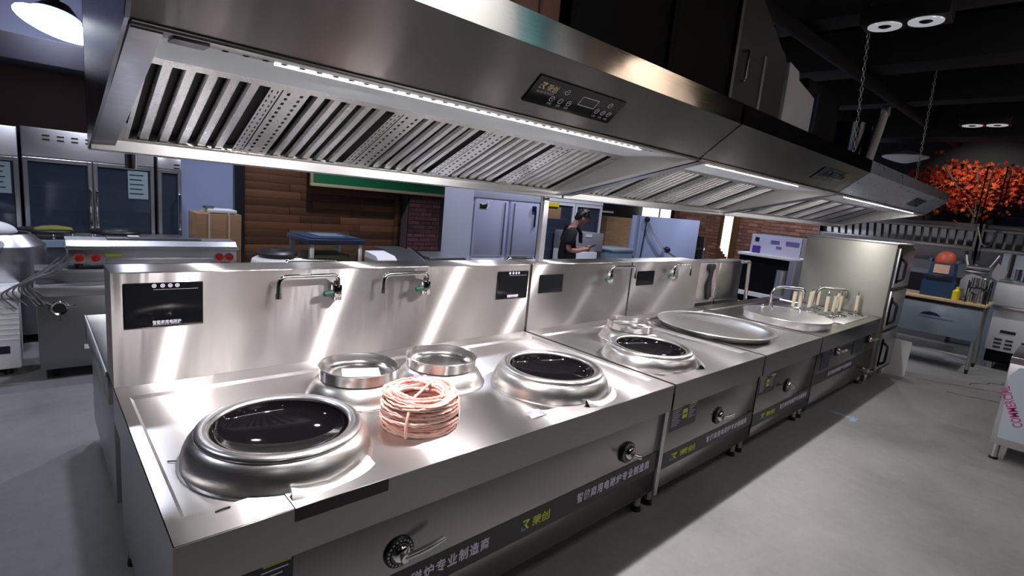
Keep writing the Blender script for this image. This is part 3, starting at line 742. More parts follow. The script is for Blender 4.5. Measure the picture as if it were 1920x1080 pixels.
NAVYP = mat('violet_print', (.16, .14, .36), 0, .5)
def sticker(parent, x0, x1, z0, z1, y=.0185, big=False):
    bm = B(); box(bm, x0, x1, y - .001, y, z0, z1); s = obj('instruction_sticker', bm, NAVYV, parent)
    w, h = x1 - x0, z1 - z0; yy = y - .0016
    q = lambda u0, u1, v0, v1: [(x0 + u0 * w, yy, z0 + v0 * h), (x0 + u1 * w, yy, z0 + v0 * h), (x0 + u1 * w, yy, z0 + v1 * h), (x0 + u0 * w, yy, z0 + v1 * h)]
    bm = B(); face(bm, q(.04, .40, .93, .985)); face(bm, q(.70, .98, .90, 1.0)); face(bm, q(.44, .62, .40, .80)); obj('colour_block', bm, LIME, s)
    bm = B()
    for k in range(9): face(bm, q(.05, .38 - .05 * (k % 3), .85 - .08 * k, .87 - .08 * k))
    for k in range(7): face(bm, q(.68, .95 - .06 * (k % 3), .82 - .08 * k, .84 - .08 * k))
    obj('text_lines', bm, WHITEP, s)
    lettering('lettering', '注意', h * .12, frame((x0 + .47 * w, yy - .0005, z0 + .55 * h), FX, FN), NAVYV, s)
    return s
def splash_lip(parent, cx, cy, R, a0, a1):
    """curled steel splash guard that hugs the front of a wok collar"""
    n = 18; sec = [(R + .020, ZW - .008), (R + .016, ZW + .022), (R + .021, ZW + .028), (R + .030, ZW + .024), (R + .052, ZW + .004)]
    bm = B(); rows = []
    for i in range(n + 1):
        t = i / n; a = a0 + (a1 - a0) * t; k = 1.0 - .45 * math.sin(PI * t) if t < .5 else .55 + .5 * (t - .5) * 2
        rows.append([bm.verts.new((cx + r * math.cos(a), cy + r * math.sin(a), ZW - .008 + (z - ZW + .008) * k)) for r, z in sec])
    for a, b2 in zip(rows, rows[1:]):
        for j in range(len(sec) - 1): bm.faces.new((a[j], a[j + 1], b2[j + 1], b2[j]))
    o = obj('splash_guard', bm, S_SPUN, parent, 1.2)
    return o
def range_body(t, x0, x1, splash=True, y1=1.245):
    obj('worktop', worktop(x0, x1, y1=y1), S_TOP, t)
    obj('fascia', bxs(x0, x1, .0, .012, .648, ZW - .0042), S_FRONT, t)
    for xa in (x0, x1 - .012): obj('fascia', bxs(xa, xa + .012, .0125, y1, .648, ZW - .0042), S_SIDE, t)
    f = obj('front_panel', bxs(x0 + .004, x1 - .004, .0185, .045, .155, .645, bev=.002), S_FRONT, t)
    obj('side_panel', bxs(x0 + .018, x0 + .03, .046, y1 - .005, .13, .648), S_SIDE, t)
    obj('side_panel', bxs(x1 - .03, x1 - .018, .046, y1 - .005, .13, .648), S_SIDE, t)
    obj('back_panel', bxs(x0 + .03, x1 - .03, y1 - .02, y1 - .006, .13, .648), S_DARK, t)
    obj('bottom_shelf', bxs(x0 + .03, x1 - .03, .05, y1 - .022, .15, .16), S_DARK, t)
    for lx in (x0 + .05, x1 - .05):
        for ly in (.10, y1 - .08):
            bm = B(); cyl(bm, (lx, ly, .035), (lx, ly, .149), .024, n=16); l = obj('leg', bm, CHROMEB, t)
            bm = B(); cyl(bm, (lx, ly, 0), (lx, ly, .035), .030, .026, 16); obj('foot', bm, BLACK, l)
    if splash:
        bm = B(); prism(bm, [(D - .012, ZW + .001), (D - .012, ZB - .004), (D - .008, ZB), (1.45, ZB), (1.45, ZW + .001)], x0 + .002, x1 - .002); obj('backsplash', bm, S_BACK, t)

# ---- unit 1: two big woks and two small burners
r1 = thing('wok_range', 'long stainless two-wok range nearest the camera, ring pans and twine coil on it', 'range', (1.2, .62, 0))
range_body(r1, 0, 2.392)
for cx in (.392, 1.775):
    wok_burner(r1, cx, .378, .306, .098, .222)
    splash_lip(r1, cx, .378, .300, math.radians(-104), math.radians(-52))
small_burner(r1, .866, .753); small_burner(r1, 1.30, .715)
faucet(r1, .945, True, .30); faucet(r1, 1.496, True, .29)
display(r1, .042, .333, 1.052, 1.247); display(r1, 2.088, 2.376, 1.052, 1.247)
bm = B(); box(bm, .301, .605, -.0012, 0, .756, .7985); obj('fascia_plate', bm, CHAR, r1, label='dark plate on the fascia')
bm = B(); box(bm, .3005, 1.715, -.004, .12, .8005, .803, bev=.001, seg=1); obj('drain_cover', bm, S_TOP, r1)
bm = B(); box(bm, 2.352, 2.390, .006, .018, .13, .648); obj('corner_post', bm, S_SIDE, r1)
power_dial(r1, .671, .493, 'right'); power_dial(r1, 2.033, .49, 'stub')
banner(r1, .55, 2.35, .288, .408, logo=(1.285, .18), slogan=((.46, .64), (1.652, .62)))
sticker(r1, .02, .307, .44, .648)
# ---- unit 2: single wok with a rear burner
r2 = thing('wok_range', 'single-wok stainless range beside the long one, lever dial and lime sticker on its front', 'range', (3.02, .62, 0))
range_body(r2, 2.412, 3.632)
wok_burner(r2, 2.742, .395, .302, .082, .222); small_burner(r2, 3.06, .775)
splash_lip(r2, 2.742, .395, .300, math.radians(-70), math.radians(-20))
faucet(r2, 3.30, False, .32)
display(r2, 2.498, 2.752, 1.074, 1.212, False)
power_dial(r2, 3.052, .468, 'down')
banner(r2, 2.42, 3.628, .272, .372, logo=(2.50, .30), slogan=((2.94, .60),))
sticker(r2, 2.44, 2.74, .495, .640)
# ---- unit 3: range with the big open wok
r3 = thing('big_wok_range', 'stainless range with one very wide shallow steel wok, third along the line', 'range', (4.25, .62, 0))
range_body(r3, 3.652, 4.862)
bm = B(); lathe(bm, [(.487, .058), (.492, .052), (.484, .046), (.470, .050), (.44, .030), (.36, -.002), (.25, -.035), (.12, -.055), (0, -.06)], 4.10, .615, 64, ZW - .012); obj('wok_pan', bm, S_WOK, r3, 1.0)
bm = B(); lathe(bm, [(.40, 0), (.44, .002), (.466, .045)], 4.10, .615, 56, ZW - .012); obj('wok_collar', bm, S_SPUN, r3, 1.0)
faucet(r3, 4.285, False, .28)
display(r3, 3.742, 4.010, 1.078, 1.210, False)
power_dial(r3, 4.25, .46, 'left')
banner(r3, 3.658, 4.858, .235, .335, logo=(3.80, .28), slogan=((4.18, .60),))
sticker(r3, 3.67, 3.965, .475, .612)
# ---- unit 4: noodle cooker and soup pot, no splashback
r4 = thing('noodle_cooker', 'stainless noodle cooker with soup pot and basket handles at the end of the line', 'cooker', (5.9, .62, 0))
range_body(r4, 4.888, 6.86, False)
bm = B(); lathe(bm, [(.395, 0), (.40, .066), (.412, .070), (.41, .076), (.39, .074), (.38, .03), (0, .022)], 5.33, .48, 56, ZW - .012); obj('soup_pot', bm, S_WOK, r4, 1.0)
bm = B(); lathe(bm, [(.400, .060), (.402, .066), (.38, .070), (.20, .074), (0, .075)], 5.33, .48, 56, ZW - .004); lid = obj('pot_lid', bm, S_WOK, r4, 1.0)
bm = B(); tube(bm, rounded_path([(5.30, .62, ZW + .074), (5.30, .62, ZW + .12), (5.50, .42, ZW + .12), (5.50, .42, ZW + .074)], .03), .008, 8); obj('lid_handle', bm, CHROME, lid)
bm = B(); sphere(bm, (5.26, .70, ZW + .105), .02, 6); cyl(bm, (5.26, .70, ZW + .07), (5.26, .70, ZW + .10), .008); obj('lid_knob', bm, CHROME, lid)
bm = B(); box(bm, 5.86, 6.80, .10, .86, ZW - .010, ZW + .004, bev=.003)
obj('boiler_deck', bm, S_PLAIN, r4)
for k, (cx, cy) in enumerate(((6.05, .66), (6.22, .56), (6.42, .60), (6.62, .54), (6.10, .34), (6.36, .30), (6.70, .22))):
    bm = B(); lathe(bm, [(.075, .001), (.080, .004), (.078, .008), (.070, .006)], cx, cy, 24, ZW + .003); obj('boiler_hole_ring', bm, CHROME, r4)
faucetpts = [(5.80, .83), (6.50, .60)]
for k, (fx, fy) in enumerate(faucetpts):
    bm = B(); tube(bm, rounded_path([(fx, fy, ZW), (fx, fy, ZW + .26), (fx + .26, fy - .24, ZW + .26), (fx + .26, fy - .24, ZW + .16)], .10, 7), .015, 12); cyl(bm, (fx, fy, ZW), (fx, fy, ZW + .03), .026, n=14); obj('faucet', bm, CHROME, r4, 1.0)
for k, (dx, dz) in enumerate(((5.43, .60), (6.56, .585))): power_dial(r4, dx, dz, 'down', r=.05)
bm = B(); box(bm, 5.02, 5.26, .015, .0185, .46, .63); obj('control_plate', bm, NAVYV, r4)
bm = B(); box(bm, 5.98, 6.36, .015, .0185, .48, .64); obj('control_plate', bm, NAVYV, r4)
banner(r4, 4.90, 6.85, .33, .43, slogan=((5.3, .75),))
lettering('lettering', '荣创', .05, frame((4.98, .0178, .355), FX, FN), GREYP, r4, .01)
bm = B(); cyl(bm, (6.62, -.03, .22), (6.62, .03, .22), .035, n=14); cyl(bm, (6.62, -.03, .22), (6.70, -.05, .22), .014, n=8); obj('drain_valve', bm, CHROME, r4)
S_DUMMY = None
# noodle baskets: light handles standing up out of the boiler
first = None
bspots = [(6.02, .67, 0), (6.10, .63, .3), (6.22, .57, -.2), (6.40, .61, .1), (6.52, .58, .5), (6.10, .36, .2), (6.24, .33, -.3), (6.37, .31, 0), (6.60, .40, .2), (6.71, .23, .4)]
where = ['back left corner', 'back left, second', 'beside the left faucet', 'under the right faucet', 'behind the right faucet foot', 'front left', 'front, second', 'front middle', 'right of centre', 'alone at the front right corner']
for k, (bx, by, ty) in enumerate(bspots):
    if first is None:
        first = thing('noodle_basket', 'x', 'strainer', (bx, by, ZW))
        bm = B(); cyl(bm, (bx, by, ZW + .05), (bx + .012, by, ZW + .22), .017, .021, 10); obj('handle', bm, WOODT2, first)
        bm = B(); tube(bm, [(bx - .004, by, ZW + .007), (bx, by, ZW + .10)], .005, 6); tube(bm, rounded_path([(bx + .012, by, ZW + .23), (bx + .015, by, ZW + .27), (bx + .055, by + .01, ZW + .275)], .015), .004, 6); obj('wire', bm, CHROME, first)
        bm = B(); lathe(bm, [(.066, .012), (.068, .006), (.064, .005)], bx, by, 20, ZW + .001); obj('basket_rim', bm, CHROME, first)
        o = first; first['label'] = 'noodle basket with pale upright handle, ' + where[0] + ' of the boiler'; first['group'] = 'noodle baskets in the boiler'
    else:
        o = dup(first, (bx, by, ZW), ty, 'noodle basket with pale upright handle, ' + where[k] + ' of the boiler', 'noodle baskets in the boiler')
# ---- things lying on the line
pan1 = ring_pan(.866, .753, 'shiny steel ring pan on the left small burner, with a paper card in it')
pan2 = ring_pan(1.30, .715, 'shiny steel ring pan on the right small burner behind the twine coil')
pan3 = ring_pan(3.06, .775, 'shiny steel ring pan on the single-wok range, in front of its faucet')
bm = B(); zc = ZW + .0765
vs = []
for i in range(7):
    for j in range(5):
        u, v = i / 6 - .5, j / 4 - .5; x, y = u * .17, v * .115; a = math.radians(-22)
        vs.append(bm.verts.new((.872 + x * math.cos(a) - y * math.sin(a), .742 + x * math.sin(a) + y * math.cos(a), zc + .004 + .006 * (2 * v) ** 2)))
for i in range(6):
    for j in range(4): bm.faces.new((vs[i * 5 + j], vs[(i + 1) * 5 + j], vs[(i + 1) * 5 + j + 1], vs[i * 5 + j + 1]))
card = obj('paper_card', bm, PAPER); tag(card, 'white printed paper card lying inside the left ring pan', 'card'); 
m_ = card.modifiers.new('thick', 'SOLIDIFY'); m_.thickness = .0015
# coil of pink twine: individual turns of rope
t = thing('twine_coil', 'coil of pink and cream twisted twine lying between the wok and the ring pan', 'twine', (.935, .335, ZW - .012))
bm = B(); zc = ZW - .012
def strand(bm, cx, cy, r, z, ph, rr=.0075, n=44, tilt=0, wob=.004, a0=0, a1=2 * PI):
    pts = []; closed = abs(a1 - a0 - 2 * PI) < .01
    for i in range(n if closed else n + 1):
        a = a0 + (a1 - a0) * i / n; q = r + wob * math.sin(3 * a + ph) + .0016 * math.sin(22 * a + ph)
        pts.append((cx + q * math.cos(a), cy + q * math.sin(a), z + wob * math.sin(2 * a + ph * 1.7) + tilt * math.cos(a) + .0016 * math.cos(22 * a + ph)))
    tube(bm, pts, rr, 5, closed=closed)
for lay in range(13):
    z = zc + .0065 + lay * .0092
    for q in range(5):
        r = (.150 - .0095 * q) + (.006 * math.sin(PI * lay / 12)) - (.012 if lay > 11 else 0)
        strand(bm, .935, .335, r + random.uniform(-.003, .003), z + random.uniform(-.002, .002), random.uniform(0, 6), .0052, 52)
obj('rope_turns', bm, ROPE, t, 1.2)
bm = B()
for k in range(34): strand(bm, .935 - .014 * random.random(), .335 + random.uniform(-.012, .006), random.uniform(.088, .148), zc + .118 + .0007 * k, random.uniform(0, 6), .005, 48, tilt=random.uniform(-.008, .008), wob=.006)
obj('top_turns', bm, ROPE, t, 1.2)
bm = B(); tube(bm, [(.84, .26, zc + .141), (.92, .31, zc + .149), (1.0, .37, zc + .149), (1.06, .42, zc + .130)], .006, 6); tube(bm, [(.80, .22, zc + .01), (.792, .212, zc + .06), (.825, .24, zc + .135), (.88, .29, zc + .144)], .006, 6); obj('binding_strand', bm, ROPE, t, 1.2)
bm = B()
A = [(math.radians(-52 + 3.5 * i)) for i in range(9)]
lo = [bm.verts.new((.935 + .166 * math.cos(a), .335 + .166 * math.sin(a), zc + .018)) for a in A]; hi = [bm.verts.new((.935 + .166 * math.cos(a), .335 + .166 * math.sin(a), zc + .075)) for a in A]
for i in range(8): bm.faces.new((lo[i], lo[i + 1], hi[i + 1], hi[i]))
o = obj('paper_tag', bm, PAPER, t); o.modifiers.new('thick', 'SOLIDIFY').thickness = .001
bm = B()
for k in range(12): tube(bm, rounded_path([(.98 + random.uniform(-.05, .05), .46, zc + .10), (1.0 + random.uniform(-.05, .05), .475, zc + .135 + random.uniform(0, .02)), (1.02 + random.uniform(-.05, .05), .45, zc + .125)], .02, 3), .004, 5)
obj('loose_fibres', bm, mat('violet_fibre', (.62, .35, .55), 0, .8), t)
# small scraps on the worktop
bm = B(); vs = [bm.verts.new((1.36 + .045 * u + .008 * random.uniform(-1, 1), .085 + .03 * v + .006 * random.uniform(-1, 1), ZW + .0045 + .004 * random.random())) for u in range(3) for v in range(3)]
for i in range(2):
    for j in range(2): bm.faces.new((vs[i * 3 + j], vs[(i + 1) * 3 + j], vs[(i + 1) * 3 + j + 1], vs[i * 3 + j + 1]))
sc = obj('film_scrap', bm, mat('lilac_film', (.55, .5, .62), .3, .3)); tag(sc, 'small crumpled scrap of clear lilac film on the front rim of the worktop', 'film scrap'); sc.modifiers.new('thick', 'SOLIDIFY').thickness = .001
for k, (x, y, a, lb) in enumerate(((.137, .10, .1, 'thin black wire offcut on the front left of the worktop'), (.085, .475, -.6, 'thin black wire offcut left of the nearest wok collar'))):
    bm = B(); z0 = ZW + .003 if k == 0 else ZW - .008; tube(bm, [(x - .02 * math.cos(a), y - .02 * math.sin(a), z0), (x, y, z0 + .0015), (x + .02 * math.cos(a), y + .02 * math.sin(a), z0)], .0022, 6); tag(obj('wire_offcut', bm, BLACK), lb, 'wire')
# ---- steel steam oven at the end of the line
t = thing('steam_cabinet', 'tall stainless steam cabinet with three black-handled doors closing off the line', 'oven', (7.3, .46, 0))
bm = B(); box(bm, 6.885, 7.70, 0, .935, .11, 1.635, bev=.006); obj('cabinet_body', bm, S_OVEN, t)
bm = B(); box(bm, 6.875, 7.71, -.012, .945, 1.636, 1.65, bev=.003); obj('top_plate', bm, S_PLAIN, t)
for z0, z1 in ((1.15, 1.60), (.66, 1.11), (.17, .62)):
    d = obj('oven_door', bxs(6.95, 7.66, -.03, -.001, z0, z1, bev=.006), S_PLAIN, t)
    bm = B(); tube(bm, rounded_path([(7.02, -.03, z0 + .33), (7.02, -.085, z0 + .30), (7.02, -.085, z0 + .10), (7.02, -.03, z0 + .07)], .03), .014, 8); obj('handle', bm, BLACK, d)
    bm = B(); box(bm, 6.965, 6.99, -.045, -.0301, z0 + .05, z0 + .38, bev=.004); obj('hinge_bar', bm, BLACKM, d)
    bm = B(); box(bm, 7.05, 7.60, -.033, -.0301, z0 - .016, z0 - .004); obj('door_gasket', bm, BLACK, d)
for lx in (6.95, 7.63):
    for ly in (.06, .87):
        bm = B(); cyl(bm, (lx, ly, 0), (lx, ly, .112), .026, n=14); obj('leg', bm, CHROMEB, t)
bm = B(); box(bm, 7.72, 7.735, -.19, .03, .02, .46); sh = obj('white_sheet', bm, WHITEPL); tag(sh, 'white plastic sheet leaning against the foot of the steam cabinet', 'sheet')
# flat film strip on the floor by the line
bm = B(); box(bm, 5.40, 5.45, -.22, .0, .0005, .004); box(bm, 5.33, 5.47, -.27, -.2205, .0005, .003); fs = obj('plastic_strip', bm, FILM); tag(fs, 'strip of pale blue film lying on the floor before the noodle cooker', 'film strip')
# ================================================================ BEHIND THE LINE, LEFT
# back-to-back range whose corner and taps show past the front one
t = thing('rear_range', 'stainless range back to back with the long wok range, white-edged corner at left', 'range', (2.4, 1.95, 0))
bm = B(); box(bm, .0, 4.8, 1.46, 2.60, .64, .80, bev=.004); obj('worktop', bm, S_TOP, t)
bm = B(); box(bm, .02, 4.78, 1.475, 2.58, .13, .638, bev=.003); obj('body', bm, S_SIDE, t)
bm = B(); box(bm, -.006, -.0005, 1.46, 2.60, .775, .801); obj('edge_trim', bm, WHITEPL, t)
for lx in (.08, 2.4, 4.7):
    for ly in (1.53, 2.5):
        bm = B(); cyl(bm, (lx, ly, 0), (lx, ly, .129), .026, n=12); obj('leg', bm, CHROMEB, t)
for x0 in (.86, 2.60):
    bm = B(); tube(bm, rounded_path([(x0, 1.72, .80), (x0, 1.72, 1.262), (x0 + .33, 1.74, 1.252), (x0 + .33, 1.74, 1.18)], .05), .012, 10); cyl(bm, (x0, 1.72, .801), (x0, 1.72, .85), .03, n=14); obj('faucet', bm, CHROME, t, 1.0)
# wrapped chest freezer at the far left
t = thing('wrapped_chest', 'white chest wrapped in clear film at the left edge, stock pot standing on it', 'freezer', (-.7, 4.3, 0))
bm = B(); box(bm, -1.1, -.315, 4.05, 4.9, .06, .62, bev=.02); obj('chest_body', bm, WHITE, t)
bm = B(); box(bm, -1.12, -.30, 4.03, 4.92, .625, .69, bev=.015); obj('lid', bm, WHITEPL, t)
bm = B(); box(bm, -.62, -.38, 4.046, 4.0495, .19, .25); obj('name_plate', bm, NAVYV, t)
for k in range(7):
    bm = B(); box(bm, -1.09, -.318, 4.044, 4.0495, .30 + .042 * k, .306 + .042 * k); obj('film_fold', bm, PAPER, t)
for lx in (-1.0, -.4): bm = B(); cyl(bm, (lx, 4.15, 0), (lx, 4.15, .062), .03, n=10); obj('foot', bm, BLACK, t)
bm = B(); g = bmesh.ops.create_icosphere(bm, subdivisions=3, radius=1)
for v in g['verts']: n = random.uniform(.8, 1.1); v.co = Vector((-.74 + v.co.x * .30 * n, 4.18 + v.co.y * .11 * n, .695 + (v.co.z + 1.0) * .055 * n))
for v in bm.verts: v.co.z = max(v.co.z, .692)
cf = obj('crumpled_film', bm, WHITEPL); tag(cf, 'heap of crumpled white packing film on the wrapped chest', 'packing film')
t = thing('stock_pot', 'big stainless stock-pot cooker with a sloping shoulder and dark mouth on the wrapped chest', 'pot', (-.43, 4.66, .69))
bm = B(); lathe(bm, [(.30, 0), (.305, .01), (.305, .27), (.30, .285), (.215, .365), (.21, .375), (.20, .372), (.20, .30), (0, .29)], -.43, 4.66, 48, .691); obj('pot_body', bm, S_PLAIN, t, .8)
bm = B(); lathe(bm, [(.198, .368), (.16, .34), (0, .33)], -.43, 4.66, 40, .691); obj('dark_mouth', bm, BLACK, t)
bm = B(); cyl(bm, (-.41, 4.36, 1.00), (-.41, 4.345, 1.005), .03, n=16); obj('badge', bm, WHITEPL, t)
bm = B(); g = bmesh.ops.create_icosphere(bm, subdivisions=3, radius=1)
for v in g['verts']: v.co = Vector((-.52 + v.co.x * .22, 4.66 + v.co.y * .16, 1.07 + max(v.co.z, -.1) * .10))
bg = obj('white_bag', bm, WHITEPL); tag(bg, 'rounded white bag lying over the mouth of the stock pot', 'bag')
# wires bundle
bm = B()
for k in range(9):
    a = random.uniform(-.03, .03); tube(bm, rounded_path([(-.04 + a, 4.0, .88 + .01 * k), (-.14 + a, 3.95, .84 + random.uniform(-.04, .03)), (-.26 + a * 2, 3.82, .80 + a), (-.33 + a * 3, 3.80 + a, .74 + a), (-.24 + a * 3, 3.79, .62 + random.uniform(-.06, .08))], .05, 4), .006, 5)
wb = obj('cable_bundle', bm, mat('grey_cable', (.10, .10, .11), 0, .4)); tag(wb, 'bundle of grey cables hanging between the chest and the oven cabinet', 'cable')
# oven cabinet with round port
t = thing('oven_cabinet', 'dark stainless cabinet with a round port and two small levers, griddle standing above it', 'cabinet', (.5, 4.2, 0))
bm = B(); box(bm, -.215, 1.28, 3.85, 4.31, .085, .665, bev=.004); obj('cabinet_body', bm, S_DARK, t)
bm = B(); box(bm, -.225, 1.29, 3.83, 4.31, .666, .745, bev=.008); obj('top_ledge', bm, S_PLAIN, t)
bm = B(); box(bm, -.215, 1.28, 4.02, 4.31, .746, .845, bev=.004); obj('upstand', bm, S_DARK, t)
bm = B(); lathe(bm, [(.040, 0), (.058, 0), (.060, .012), (.052, .020), (.040, .016)], 0, 0, 28, closed=True); bm.transform(Matrix.Translation((-.085, 3.849, .575)) @ Matrix.Rotation(PI / 2, 4, 'X')); p = obj('port_ring', bm, CHROME, t, 1.0)
bm = B(); lathe(bm, [(0, 0), (.041, 0), (.041, .010), (0, .010)], 0, 0, 24); bm.transform(Matrix.Translation((-.085, 3.849, .575)) @ Matrix.Rotation(PI / 2, 4, 'X')); obj('dark_port', bm, BLACK, p)
for s in ((-1, .048), (1, .012)):
    bm = B(); tube(bm, [(-.085 + s[0] * .045, 3.835, .575 + s[1] * .7), (-.085 + s[0] * .10, 3.825, .575 + s[1] * 1.4)], .008, 8); obj('lever', bm, CHROME, p)
bm = B(); cyl(bm, (-.075, 3.849, .49), (-.075, 3.83, .49), .013, n=12); obj('lock', bm, CHROME, t)
bm = B(); box(bm, .07, .16, 3.842, 3.849, .30, .44); obj('black_label', bm, BLACK, t)
bm = B(); box(bm, .055, .10, 3.842, 3.849, .23, .265); obj('white_label', bm, WHITEPL, t)
for lx in (-.12, 1.18):
    for ly in (3.95, 4.22):
        bm = B(); cyl(bm, (lx - .02, ly, .04), (lx + .02, ly, .04), .04, n=14); box(bm, lx - .015, lx + .015, ly - .015, ly + .015, .05, .084); obj('caster', bm, RUBBER, t)
# table-top griddle with red knobs
t = thing('griddle', 'long table-top stainless griddle with four red knobs and a yellow sticker', 'griddle', (.6, 4.3, .845))
bm = B(); box(bm, -.01, 1.23, 4.06, 4.30, .885, 1.005, bev=.004); obj('griddle_body', bm, S_PLAIN, t)
bm = B(); box(bm, -.025, 1.245, 4.03, 4.30, 1.006, 1.035, bev=.006); obj('front_rail', bm, S_UNDER, t)
bm = B(); prism(bm, [(4.05, 1.036), (4.10, 1.075), (4.30, 1.082), (4.30, 1.036)], -.02, 1.23); obj('splash_sides', bm, S_SIDE, t)
bm = B(); box(bm, .25, .95, 4.14, 4.28, 1.078, 1.09, bev=.003); obj('hotplate', bm, S_DARK, t)
for kx in (.06, .165, 1.08, 1.165):
    bm = B(); lathe(bm, [(0, 0), (.040, 0), (.040, .006), (.030, .008), (0, .008)], 0, 0, 24); bm.transform(Matrix.Translation((kx, 4.059, .935)) @ Matrix.Rotation(PI / 2, 4, 'X')); k = obj('dial_ring', bm, mat('pink_dial', (.62, .22, .18), 0, .5) if kx == .06 else bpy.data.materials['pink_dial'], t)
    bm = B(); lathe(bm, [(.030, .006), (.028, .030), (.022, .034), (0, .034)], 0, 0, 20); bm.transform(Matrix.Translation((kx, 4.059, .935)) @ Matrix.Rotation(PI / 2, 4, 'X')); box(bm, kx - .005, kx + .005, 4.015, 4.026, .913, .957); obj('knob', bm, RED, k)
bm = B(); box(bm, .23, .335, 4.055, 4.0599, .945, .975); obj('yellow_sticker', bm, LIME, t)
bm = B(); box(bm, .23, 1.03, 4.045, 4.0599, .905, .935, bev=.003); obj('grease_drawer', bm, S_SIDE, t)
bm = B(); box(bm, .40, .48, 4.18, 4.26, 1.0905, 1.105, bev=.004); obj('white_tag', bm, WHITEPL, t)
for lx in (.06, 1.16):
    for ly in (4.12, 4.26): bm = B(); cyl(bm, (lx, ly, .8455), (lx, ly, .886), .025, n=12); obj('foot', bm, BLACK, t)
bm = B(); cyl(bm, (-.09, 4.12, .885), (-.011, 4.12, .885), .014, n=10); obj('drain_pipe', bm, CHROME, t)
# stove with black pan rings behind the griddle
t = thing('stove', 'dark stainless two-burner stove behind the griddle and stock pot', 'stove', (.3, 5.25, 0))
bm = B(); box(bm, -.75, 1.02, 5.0, 5.62, .08, .93, bev=.004); obj('stove_body', bm, S_DARK, t)
bm = B(); box(bm, -.77, 1.04, 4.98, 5.64, .931, .965, bev=.006); obj('stove_top', bm, S_PLAIN, t)
bm = B(); box(bm, -.30, .30, 4.97, 4.979, .90, .96); obj('blue_film', bm, FILM, t)
for lx in (-.68, .94): bm = B(); cyl(bm, (lx, 5.02, 0), (lx, 5.02, .081), .03, n=10); obj('leg', bm, S_PLAIN, t)
for k, cx in enumerate((-.10, .42)):
    s = thing('burner_ring', ('black pan ring with chrome feet on the stove, under the yellow cloth', 'black pan ring with chrome feet on the stove, beside the griddle')[k], 'pan ring', (cx, 5.25, .965))
    bm = B(); lathe(bm, [(.16, .035), (.215, .045), (.222, .065), (.21, .078), (.15, .06), (.14, .045)], cx, 5.25, 36, .966, closed=True); obj('ring_body', bm, BLACK, s, 1)
    for q in range(8):
        bm = B(); a = 2 * PI * q / 8 + .2; cyl(bm, (cx + .19 * math.cos(a), 5.25 + .19 * math.sin(a), .966), (cx + .19 * math.cos(a), 5.25 + .19 * math.sin(a), 1.008), .012, n=8)
        obj('foot', bm, CHROME, s)
bm = B(); vs = []
for i in range(13):
    for j in range(7):
        u, v = i / 12 - .5, j / 6 - .5; vs.append(bm.verts.new((-.06 + u * .28, 5.22 + v * .22, 1.048 + .03 * (1 - (2 * u) ** 2) * (1 - (2 * v) ** 2) + random.uniform(-.004, .004))))
for i in range(12):
    for j in range(6): bm.faces.new((vs[i * 7 + j], vs[(i + 1) * 7 + j], vs[(i + 1) * 7 + j + 1], vs[i * 7 + j + 1]))
o = obj('yellow_cloth', bm, mat('yellow_cloth', (.17, .155, .02), 0, .8), None, 1.5); tag(o, 'crumpled dull yellow cloth lying on the left black pan ring', 'cloth'); o.modifiers.new('thick', 'SOLIDIFY').thickness = .004
# glass-door fridges
def fridge(x0, x1, doors, label, z1=1.985, yf=5.72, sticker_door=None, head=.28):
    t = thing('glass_door_fridge', label, 'fridge', ((x0 + x1) / 2, yf + .3, 0))
    bm = B(); box(bm, x0, x1, yf, Y1 - .08, .12, z1, bev=.006); obj('fridge_body', bm, S_DARK, t)
    bm = B(); box(bm, x0 + .003, x1 - .003, yf - .03, yf - .001, z1 - head, z1 - .004, bev=.008); hd = obj('header_panel', bm, S_FRHEAD, t)
    bm = B()
    for r in range(2):
        for c in range(4):
            cx = x0 + .16 + c * .11
            if cx + .04 < x1: box(bm, cx, cx + .055, yf - .0335, yf - .0302, z1 - .075 - r * .038, z1 - .063 - r * .038)
    obj('vent_slots', bm, BLACK, hd, kind='stuff')
    w = (x1 - x0) / doors
    for k in range(doors):
        a, b2 = x0 + k * w + .004, x0 + (k + 1) * w - .004
        bm = B(); f = .038
        for (p, q, r, s) in ((a, a + f, .2, z1 - head - .01), (b2 - f, b2, .2, z1 - head - .01), (a + f, b2 - f, .2, .2 + f), (a + f, b2 - f, z1 - head - .01 - f, z1 - head - .01)): box(bm, p, q, yf - .04, yf - .001, r, s, bev=.004, seg=1)
        d = obj('door_frame', bm, S_PLAIN, t)
        obj('door_glass', bxs(a + f, b2 - f, yf - .025, yf - .015, .2 + f, z1 - head - .01 - f), GLASSD, d)
        hx = b2 - .022 if k % 2 == 0 else a + .022
        bm = B(); tube(bm, rounded_path([(hx, yf - .04, 1.42), (hx, yf - .08, 1.40), (hx, yf - .08, 1.02), (hx, yf - .04, 1.0)], .02), .011, 8); obj('handle', bm, CHROME, d)
        for q in range(4):
            bm = B(); box(bm, a + f + .01, b2 - f - .01, yf - .0145, yf + .0, .75 + .22 * q, .765 + .22 * q); obj('shelf', bm, S_PLAIN, d)
        if sticker_door == k:
            bm = B(); box(bm, b2 - f - .20, b2 - f - .02, yf - .030, yf - .0255, z1 - head - .36, z1 - head - .06); s = obj('energy_label', bm, mat('pale_label', (.26, .34, .37), 0, .6) if 'pale_label' not in bpy.data.materials else bpy.data.materials['pale_label'], d)
            bm = B()
            for q in range(5): box(bm, b2 - f - .185, b2 - f - .06 - .015 * (q % 2), yf - .0315, yf - .0302, z1 - head - .11 - .05 * q, z1 - head - .10 - .05 * q)
            obj('text_lines', bm, NAVYV, s)
    for lx in (x0 + .06, x1 - .06): bm = B(); cyl(bm, (lx, yf + .06, 0), (lx, yf + .06, .121), .025, n=10); obj('leg', bm, BLACK, t)
    return t
S_FRHEAD = steel('fridge_header_steel', (.72, .71, .74), .42, .6, (0, 0, 1), (1, 40, 40), .05)
